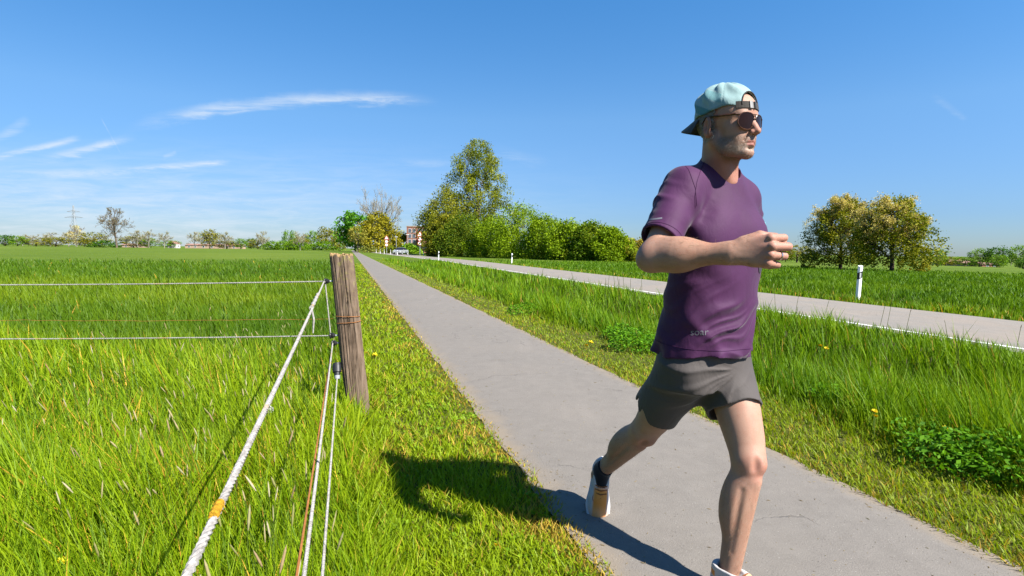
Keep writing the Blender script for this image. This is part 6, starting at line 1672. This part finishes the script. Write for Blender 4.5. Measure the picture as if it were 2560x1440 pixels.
# ---- hair, cap and sunglasses
def hair():
    f = Field(HEAD - 0.15, HEAD + 0.15, 0.003)
    f.el(hp(0.0, 0, 0.035), HAX, (0.1045, 0.0805, 0.09), 0.004)
    x, y, z = np.broadcast_arrays(f.ax[0][:, None, None] - HEAD[0], f.ax[1][None, :, None] - HEAD[1], f.ax[2][None, None, :] - HEAD[2])
    q = [x * ax[0] + y * ax[1] + z * ax[2] for ax in HAX]
    cut = np.maximum(q[2] - 0.06, -(q[2] + 0.050 - 0.5 * np.clip(q[0] + 0.03, 0, 0.1)))
    cut = np.maximum(cut, q[0] + 0.002 - 0.25 * q[2] + 0.004 * np.sin(q[2] * 400)); cut = np.maximum(cut, -(f.D + 0.012))
    d = f.D + 0.0015 * np.sin(q[0] * 900 + q[2] * 300) * np.sin(q[2] * 700 + q[1] * 500)
    f.D = np.maximum(d, cut).astype(np.float32)
    V, F = f.mesh(); part('hair', V, F, MAT_HAIR)
hair()
def cap_edge(x): return 0.043 + 0.22 * np.clip(x + 0.02, 0, 0.06) - 0.25 * np.clip(x - 0.06, 0, 0.1) - 0.10 * np.clip(-0.07 - x, 0, 0.1)
def cap():
    f = Field(HEAD - np.array([0.17, 0.17, 0.02]), HEAD + np.array([0.17, 0.17, 0.19]), 0.0026)
    x, y, z = np.broadcast_arrays(f.ax[0][:, None, None] - HEAD[0], f.ax[1][None, :, None] - HEAD[1], f.ax[2][None, None, :] - HEAD[2])
    q0, q1, q2 = [x * ax[0] + y * ax[1] + z * ax[2] for ax in HAX]
    def ell_(c, r):
        k0 = np.sqrt(((q0 - c[0]) / r[0]) ** 2 + (q1 / r[1]) ** 2 + ((q2 - c[1]) / r[2]) ** 2); k1 = np.sqrt(((q0 - c[0]) / r[0] ** 2) ** 2 + (q1 / r[1] ** 2) ** 2 + ((q2 - c[1]) / r[2] ** 2) ** 2); return k0 * (k0 - 1) / np.maximum(k1, 1e-5)
    d = ell_((-0.001, 0.045), (0.110, 0.0865, 0.104))
    d2 = ell_((-0.022, 0.088), (0.085, 0.075, 0.062)); hh = np.maximum(0.02 - np.abs(d - d2), 0) / 0.02; d = np.minimum(d, d2) - hh * hh * 0.005
    ang = np.arctan2(q1, q0)
    d = d - 0.0022 * np.sin(q2 * 95 + ang * 5 + 1.5 * np.sin(ang * 3)) * np.clip((q2 - 0.05) / 0.03, 0, 1) - 0.0016 * np.sin(ang * 9 + q2 * 60)
    d = d + 0.0022 * np.exp(-(np.abs(np.sin(ang * 3 + 0.2)) / 0.05) ** 2) * 0.6                    # panel seams
    cut = cap_edge(q0) - q2
    op = np.sqrt((q1 / 0.047) ** 2 + (np.maximum(q2 - 0.055, -0.1) / 0.050) ** 2) - 1
    cut = np.maximum(cut, np.where(q0 > 0.02, -op * 0.045, -1))
    f.D = np.maximum(np.maximum(d, cut), -(d + 0.0062)).astype(np.float32)
    V, F = f.mesh()
    q = V - HEAD; a = q @ hf; b = q @ hl; c = q @ hu
    st = (c - 0.02) + 0.52 * (a + 0.02)                                                              # slanting darker panel
    C = np.tile(np.array((0.31, 0.46, 0.455)), (len(V), 1))
    C[(st > 0.012) & (st < 0.040) & (a < 0.035)] = (0.10, 0.28, 0.31)
    C[(st > 0.075) & (st < 0.105) & (a < 0.03)] = (0.20, 0.40, 0.41)
    C[(c - cap_edge(a)) < 0.006] *= 0.75
    capo = part('cap', V, F, MAT_CAP, C)
    # brim at the back of the head
    BVt, BFt = [], []; n1, n2 = 21, 9
    for side_, th_ in ((0, 0.0), (1, -0.004)):
        for i in range(n1):
            w = -1 + 2 * i / (n1 - 1); an = math.pi + w * 0.98
            bx, by = 0.107 * math.cos(an), 0.085 * math.sin(an)
            for j in range(n2):
                u = j / (n2 - 1); ext = 0.066 * (1 - 0.55 * w * w) * u
                px_ = bx - ext * (0.6 + 0.4 * abs(math.cos(an))); py_ = by * (1 + 0.10 * u)
                pz_ = 0.048 - ext * 0.42 - 0.042 * w * w * (0.35 + 0.65 * u) + th_
                BVt.append(hp(px_, py_, pz_))
    def id_(s, i, j): return s * n1 * n2 + i * n2 + j
    for i in range(n1 - 1):
        for j in range(n2 - 1):
            BFt.append((id_(0, i, j), id_(0, i + 1, j), id_(0, i + 1, j + 1), id_(0, i, j + 1))); BFt.append((id_(1, i, j), id_(1, i, j + 1), id_(1, i + 1, j + 1), id_(1, i + 1, j)))
        BFt.append((id_(0, i, n2 - 1), id_(0, i + 1, n2 - 1), id_(1, i + 1, n2 - 1), id_(1, i, n2 - 1)))
    for j in range(n2 - 1):
        BFt.append((id_(0, 0, j), id_(0, 0, j + 1), id_(1, 0, j + 1), id_(1, 0, j))); BFt.append((id_(0, n1 - 1, j), id_(1, n1 - 1, j), id_(1, n1 - 1, j + 1), id_(0, n1 - 1, j + 1)))
    part_py('cap_brim', BVt, BFt, MAT_BRIM, capo)
    # strap across the opening
    def band(a0, a1, z0, z1, r, mat, nm, n=16):
        V_, F_ = [], []
        for i in range(n + 1):
            an = a0 + (a1 - a0) * i / n
            for zz, rr in ((z0, r), (z1, r - 0.0008), (z1, r - 0.004), (z0, r - 0.004)):
                sc = math.sqrt(max(0.05, 1 - ((zz - 0.045) / 0.104) ** 2)); V_.append(hp((0.111 + rr) * sc * math.cos(an) - 0.001, (0.0870 + rr) * sc * math.sin(an), zz))
        for i in range(n):
            for k in range(4): F_.append((i * 4 + k, (i + 1) * 4 + k, (i + 1) * 4 + (k + 1) % 4, i * 4 + (k + 1) % 4))
        F_ += [(0, 1, 2, 3), (n * 4 + 3, n * 4 + 2, n * 4 + 1, n * 4)]
        return part_py(nm, V_, F_, mat, capo)
    band(-0.78, 0.78, 0.0445, 0.0665, 0.0005, MAT_STRAP, 'cap_strap'); band(-0.30, -0.16, 0.0435, 0.0675, 0.0035, simple_mat('buckle', (0.22, 0.21, 0.20), 0.4, 0.5), 'strap_buckle', 4); band(-0.06, -0.01, 0.0440, 0.0670, 0.0030, MAT_BLACK, 'strap_loop', 3)
    # dark binding round the opening
    pts = []
    for i in range(33):
        p_ = math.pi * i / 32; yy = 0.047 * math.cos(p_); zz = 0.055 + 0.050 * math.sin(p_); k = max(0.02, 1 - (yy / 0.0865) ** 2 - ((zz - 0.045) / 0.104) ** 2); pts.append(hp(-0.001 + 0.1105 * math.sqrt(k), yy, zz))
    V_, F_ = sweep(pts, 0.0022, 6); part_py('opening_binding', V_, F_, MAT_STRAP, capo)
cap()
def sunglasses():
    o = None
    def lens_pt(y, z): return hp(0.1075 - 3.4 * y * y - 0.06 * (0.01 - z), y, z)
    root = None; parts = []
    for s in (-1, 1):
        cy, cz = s * 0.0345, 0.004; n = 32; outline = []
        for i in range(n):
            a = 2 * math.pi * i / n; ca, sa = math.cos(a), math.sin(a)
            rx = 0.0318 * (1 + 0.06 * ca * s); rz = 0.0245 if sa > 0 else 0.0305
            e_ = (abs(ca) ** 2.6 + abs(sa) ** 2.6) ** (-1 / 2.6)
            yy = rx * ca * e_ * (1 - 0.10 * (sa < 0) * abs(sa)); outline.append((cy + yy + (s * 0.003 if sa < 0 else 0), cz + rz * sa * e_))
        V_, F_ = [], []
        for side_ in (0, 1):
            for k in (1.0, 0.7, 0.4):
                for (yy, zz) in outline:
                    p = lens_pt(cy + (yy - cy) * k, cz + (zz - cz) * k) - hf * (0.002 * side_); V_.append(p)
            V_.append(lens_pt(cy, cz) - hf * (0.002 * side_))
        m_ = 3 * n + 1
        for side_ in (0, 1):
            b_ = side_ * m_
            for k in range(2):
                for i in range(n):
                    q = (b_ + k * n + i, b_ + k * n + (i + 1) % n, b_ + (k + 1) * n + (i + 1) % n, b_ + (k + 1) * n + i); F_.append(q if (side_ == 0) == (True) else q[::-1])
            for i in range(n): q = (b_ + 2 * n + i, b_ + 2 * n + (i + 1) % n, b_ + 3 * n); F_.append(q if side_ == 0 else q[::-1])
        for i in range(n): F_.append((i, m_ + i, m_ + (i + 1) % n, (i + 1) % n))
        rim = [lens_pt(yy, zz) for yy, zz in outline]; rim = rim + [rim[0], rim[1]]
        Vr, Fr = sweep(rim, 0.0017, 6, cap=False)
        if root is None: root = part_py('sunglasses', Vr, Fr, MAT_RIM)
        else: part_py('rim', Vr, Fr, MAT_RIM, root)
        parts.append((V_, F_))
        tp = [lens_pt(s * 0.0635, 0.020) - hf * 0.001, hp(0.085, s * 0.0735, 0.021), hp(0.05, s * 0.0785, 0.024), hp(0.0, s * 0.0815, 0.029), hp(-0.022, s * 0.082, 0.030), hp(-0.04, s * 0.080, 0.012)]
        Vt, Ft = sweep(tp, [0.0042, 0.0040, 0.0032, 0.003, 0.003, 0.0025], 6); part_py('temple', Vt, Ft, MAT_RIM, root)
    for V_, F_ in parts: part_py('lens', V_, F_, MAT_LENS, root)
    for zz, rr in ((0.0245, 0.0018), (0.011, 0.0016)):
        Vb, Fb = sweep([lens_pt(-0.0085, zz), lens_pt(0, zz) + hf * 0.003, lens_pt(0.0085, zz)], rr, 6); part_py('bridge', Vb, Fb, MAT_RIM, root)
sunglasses()
def ring():
    c, d, r0 = RING; a = unit(np.cross(d, UP)); b = np.cross(d, a); V_, F_ = [], []; n = 28
    for k, (u, r) in enumerate(((-0.0022, r0 + 0.0006), (-0.0018, r0 + 0.0019), (0.0018, r0 + 0.0019), (0.0022, r0 + 0.0006))):
        for i in range(n): t = i / n * 6.2832; V_.append(c + d * u + r * (math.cos(t) * a + math.sin(t) * b))
    for k in range(3): F_ += [(k * n + i, k * n + (i + 1) % n, (k + 1) * n + (i + 1) % n, (k + 1) * n + i) for i in range(n)]
    part_py('wedding_ring', V_, F_, MAT_RING)
ring()

# ---- socks and shoes
def shoe(heel, td, ud, ankle, shin, side_sign):
    """heel = underside of the heel, td = way the toe points, ud = up out of the sole"""
    td = unit(td); ud = unit(ud - td * ud.dot(td)); sd_ = np.cross(ud, td)
    ax = (td, sd_, ud)
    def sp(x, y, z): return heel + td * x + sd_ * y + ud * z
    lo = np.minimum.reduce([sp(-0.05, 0, 0), sp(0.33, 0, 0), sp(0.1, 0, 0.14)]) - 0.09; hi = np.maximum.reduce([sp(-0.05, 0, 0), sp(0.33, 0, 0), sp(0.1, 0, 0.14)]) + 0.09
    def local(f): 
        x, y, z = np.broadcast_arrays(f.ax[0][:, None, None] - heel[0], f.ax[1][None, :, None] - heel[1], f.ax[2][None, None, :] - heel[2])
        return [x * a[0] + y * a[1] + z * a[2] for a in ax]
    xs = np.array([-0.01, 0.0, 0.03, 0.09, 0.14, 0.20, 0.25, 0.278, 0.295, 0.306]); hw = np.array([0.002, 0.018, 0.035, 0.036, 0.040, 0.053, 0.047, 0.031, 0.014, -0.008]); cy = np.array([0, 0, 0, 0.002, 0.004, 0.004, 0.0, -0.005, -0.007, -0.008]) * side_sign
    fx = np.linspace(-0.02, 0.32, 120); kk = np.ones(9) / 9; hwf = np.convolve(np.pad(np.interp(fx, xs, hw, -0.01, -0.02), 4, mode='edge'), kk, 'valid'); cyf = np.interp(fx, xs, cy)
    # sole
    f = Field(lo, hi, 0.003); a, b, c = local(f)
    W = np.interp(a, fx, hwf) + 0.004; bot = 0.05 * np.clip(a - 0.19, 0, 1) ** 1.4 * 2.2 + 0.25 * np.clip(0.03 - a, 0, 1); 
    d = np.maximum(np.abs(b - np.interp(a, fx, cyf)) - W, np.maximum(-0.012 - a, a - 0.306)); zt = 0.036 - 0.03 * np.clip(a - 0.16, 0, 1) + bot * 0.6
    e_ = np.maximum(c - zt, bot - c); r = 0.008
    f.D = (np.sqrt(np.maximum(d + r, 0) ** 2 + np.maximum(e_ + r, 0) ** 2) - r + np.minimum(np.maximum(d + r, e_ + r), 0)).astype(np.float32)
    V, F = f.mesh(); q = V - heel; qa = q @ td; qb = q @ sd_; qc = q @ ud
    C = np.tile(np.array((0.62, 0.61, 0.62)), (len(V), 1)); org = (qa > 0.155) & (qc < 0.014 + 0.05 * np.clip(qa - 0.2, 0, 1)); C[org] = (0.55, 0.20, 0.02); C[(qc < 0.006) & (qa < 0.155)] = (0.5, 0.5, 0.52)
    root = part('shoe', V, F, MAT_SHOE, C)
    # upper
    f = Field(lo, hi, 0.0032)
    for (p0, p1, r0, r1, k) in (((0.030, 0, 0.052), (0.10, 0, 0.052), 0.036, 0.040, 0.02), ((0.10, 0, 0.052), (0.17, 0.003 * side_sign, 0.040), 0.040, 0.045, 0.02), ((0.17, 0.003 * side_sign, 0.040), (0.215, 0, 0.026), 0.045, 0.047, 0.02), ((0.215, 0, 0.026), (0.262, -0.004 * side_sign, 0.024), 0.047, 0.036, 0.015), ((0.035, 0, 0.06), (0.040, 0, 0.098), 0.033, 0.033, 0.015), ((0.04, 0, 0.08), (0.11, 0, 0.085), 0.032, 0.026, 0.02)):
        f.rc(sp(*p0), sp(*p1), r0, r1, k)
    a, b, c = local(f); W = np.interp(a, fx, hwf)
    f.D = np.maximum(f.D, np.maximum(0.024 - c, np.abs(b - np.interp(a, fx, cyf)) - W - 0.001)).astype(np.float32)
    top = c - (0.088 + 0.12 * np.clip(0.03 - a, 0, 0.05)); f.D = np.maximum(f.D, np.where(a < 0.13, top, -1)).astype(np.float32)
    f.rc(sp(0.045, 0, 0.062), sp(0.05, 0, 0.13), 0.026, 0.028, 0.004, True); f.rc(sp(0.05, 0, 0.075), sp(0.105, 0, 0.105), 0.025, 0.024, 0.004, True)
    V, F = f.mesh(); q = V - heel; qa = q @ td; qb = q @ sd_; qc = q @ ud
    white = np.array((0.62, 0.58, 0.56)); orange = np.array((0.86, 0.32, 0.06)); pale = np.array((0.86, 0.52, 0.33))
    t_ = np.clip(sstep(0.11, 0.15, qa) * sstep(0.036, 0.026, np.abs(qb)) * sstep(0.045, 0.056, qc + 0.10 * np.clip(qa - 0.13, 0, 1)), 0, 1); C = white * (1 - t_[:, None]) + orange * t_[:, None]
    t2 = sstep(0.20, 0.24, qa) * (1 - 0.4 * t_); C = C * (1 - 0.55 * t2[:, None]) + pale * 0.55 * t2[:, None]
    hb = (qa < 0.03) & (qc > 0.05) & (qc < 0.07); C[hb] = orange
    part('upper', V, F, MAT_SHOE, C, root)
    # tongue and laces
    ML = simple_mat('brown_lace', (0.28, 0.10, 0.03), 0.8, 0.2)
    for i in range(5):
        x0 = 0.125 + i * 0.016; zc = 0.097 - 0.16 * (x0 - 0.125) - 1.2 * (x0 - 0.125) ** 2
        pts = [sp(x0 - 0.004, -0.026, zc - 0.010), sp(x0, -0.012, zc - 0.002), sp(x0 + 0.003, 0, zc + 0.001), sp(x0, 0.012, zc - 0.002), sp(x0 - 0.004, 0.026, zc - 0.010)]
        V_, F_ = sweep(pts, 0.0026, 6); part_py('lace', V_, F_, ML, root)
    loop = [sp(0.175 + 0.018 * math.sin(t), -0.012 + 0.012 * math.cos(t) - 0.01, 0.078 - 0.1 * 0.02 * math.sin(t)) for t in np.linspace(0, 6.0, 14)]; V_, F_ = sweep(loop, 0.0019, 6); part_py('lace_bow', V_, F_, ML, root)
    # sock
    f = Field(np.minimum(ankle, sp(0.06, 0, 0.05)) - 0.1, np.maximum(ankle, sp(0.06, 0, 0.05)) + 0.1, 0.003)
    f.rc(sp(0.052, 0, 0.055), sp(0.052, 0, 0.07) * 0.4 + ankle * 0.6, 0.034, 0.038, 0.01); f.rc(sp(0.052, 0, 0.07) * 0.4 + ankle * 0.6, ankle - shin * 0.035, 0.038, 0.0385, 0.01)
    f.rc(ankle, sp(0.12, 0, 0.07), 0.036, 0.026, 0.015)
    x, y, z = np.broadcast_arrays(f.ax[0][:, None, None] - ankle[0], f.ax[1][None, :, None] - ankle[1], f.ax[2][None, None, :] - ankle[2]); u = x * shin[0] + y * shin[1] + z * shin[2]
    f.D = np.maximum(f.D, -(u + 0.032)).astype(np.float32)
    V, F = f.mesh(); part('sock', V, F, MAT_SOCK)
shl = unit(AN_L - KN_L); tdl = unit(FW * 0.95 + np.array([0.12, 0, 0]))
hl0 = AN_L - tdl * 0.058; hl0[2] = 0.025
shoe(hl0, tdl, UP, AN_L, shl, 1)
shr = unit(AN_R - KN_R)
tdr = unit(P(1481, 1285, 2.46) - P(1492, 1128, 2.57)); udr = unit(-shr - tdr * (-shr).dot(tdr)); udr = unit(udr * 0.25 + np.array([-0.16, -0.9, 0.30]))
udr = unit(udr - tdr * udr.dot(tdr))
hr0 = AN_R - tdr * 0.055 - udr * 0.092
shoe(hr0, tdr, udr, AN_R, shr, -1)
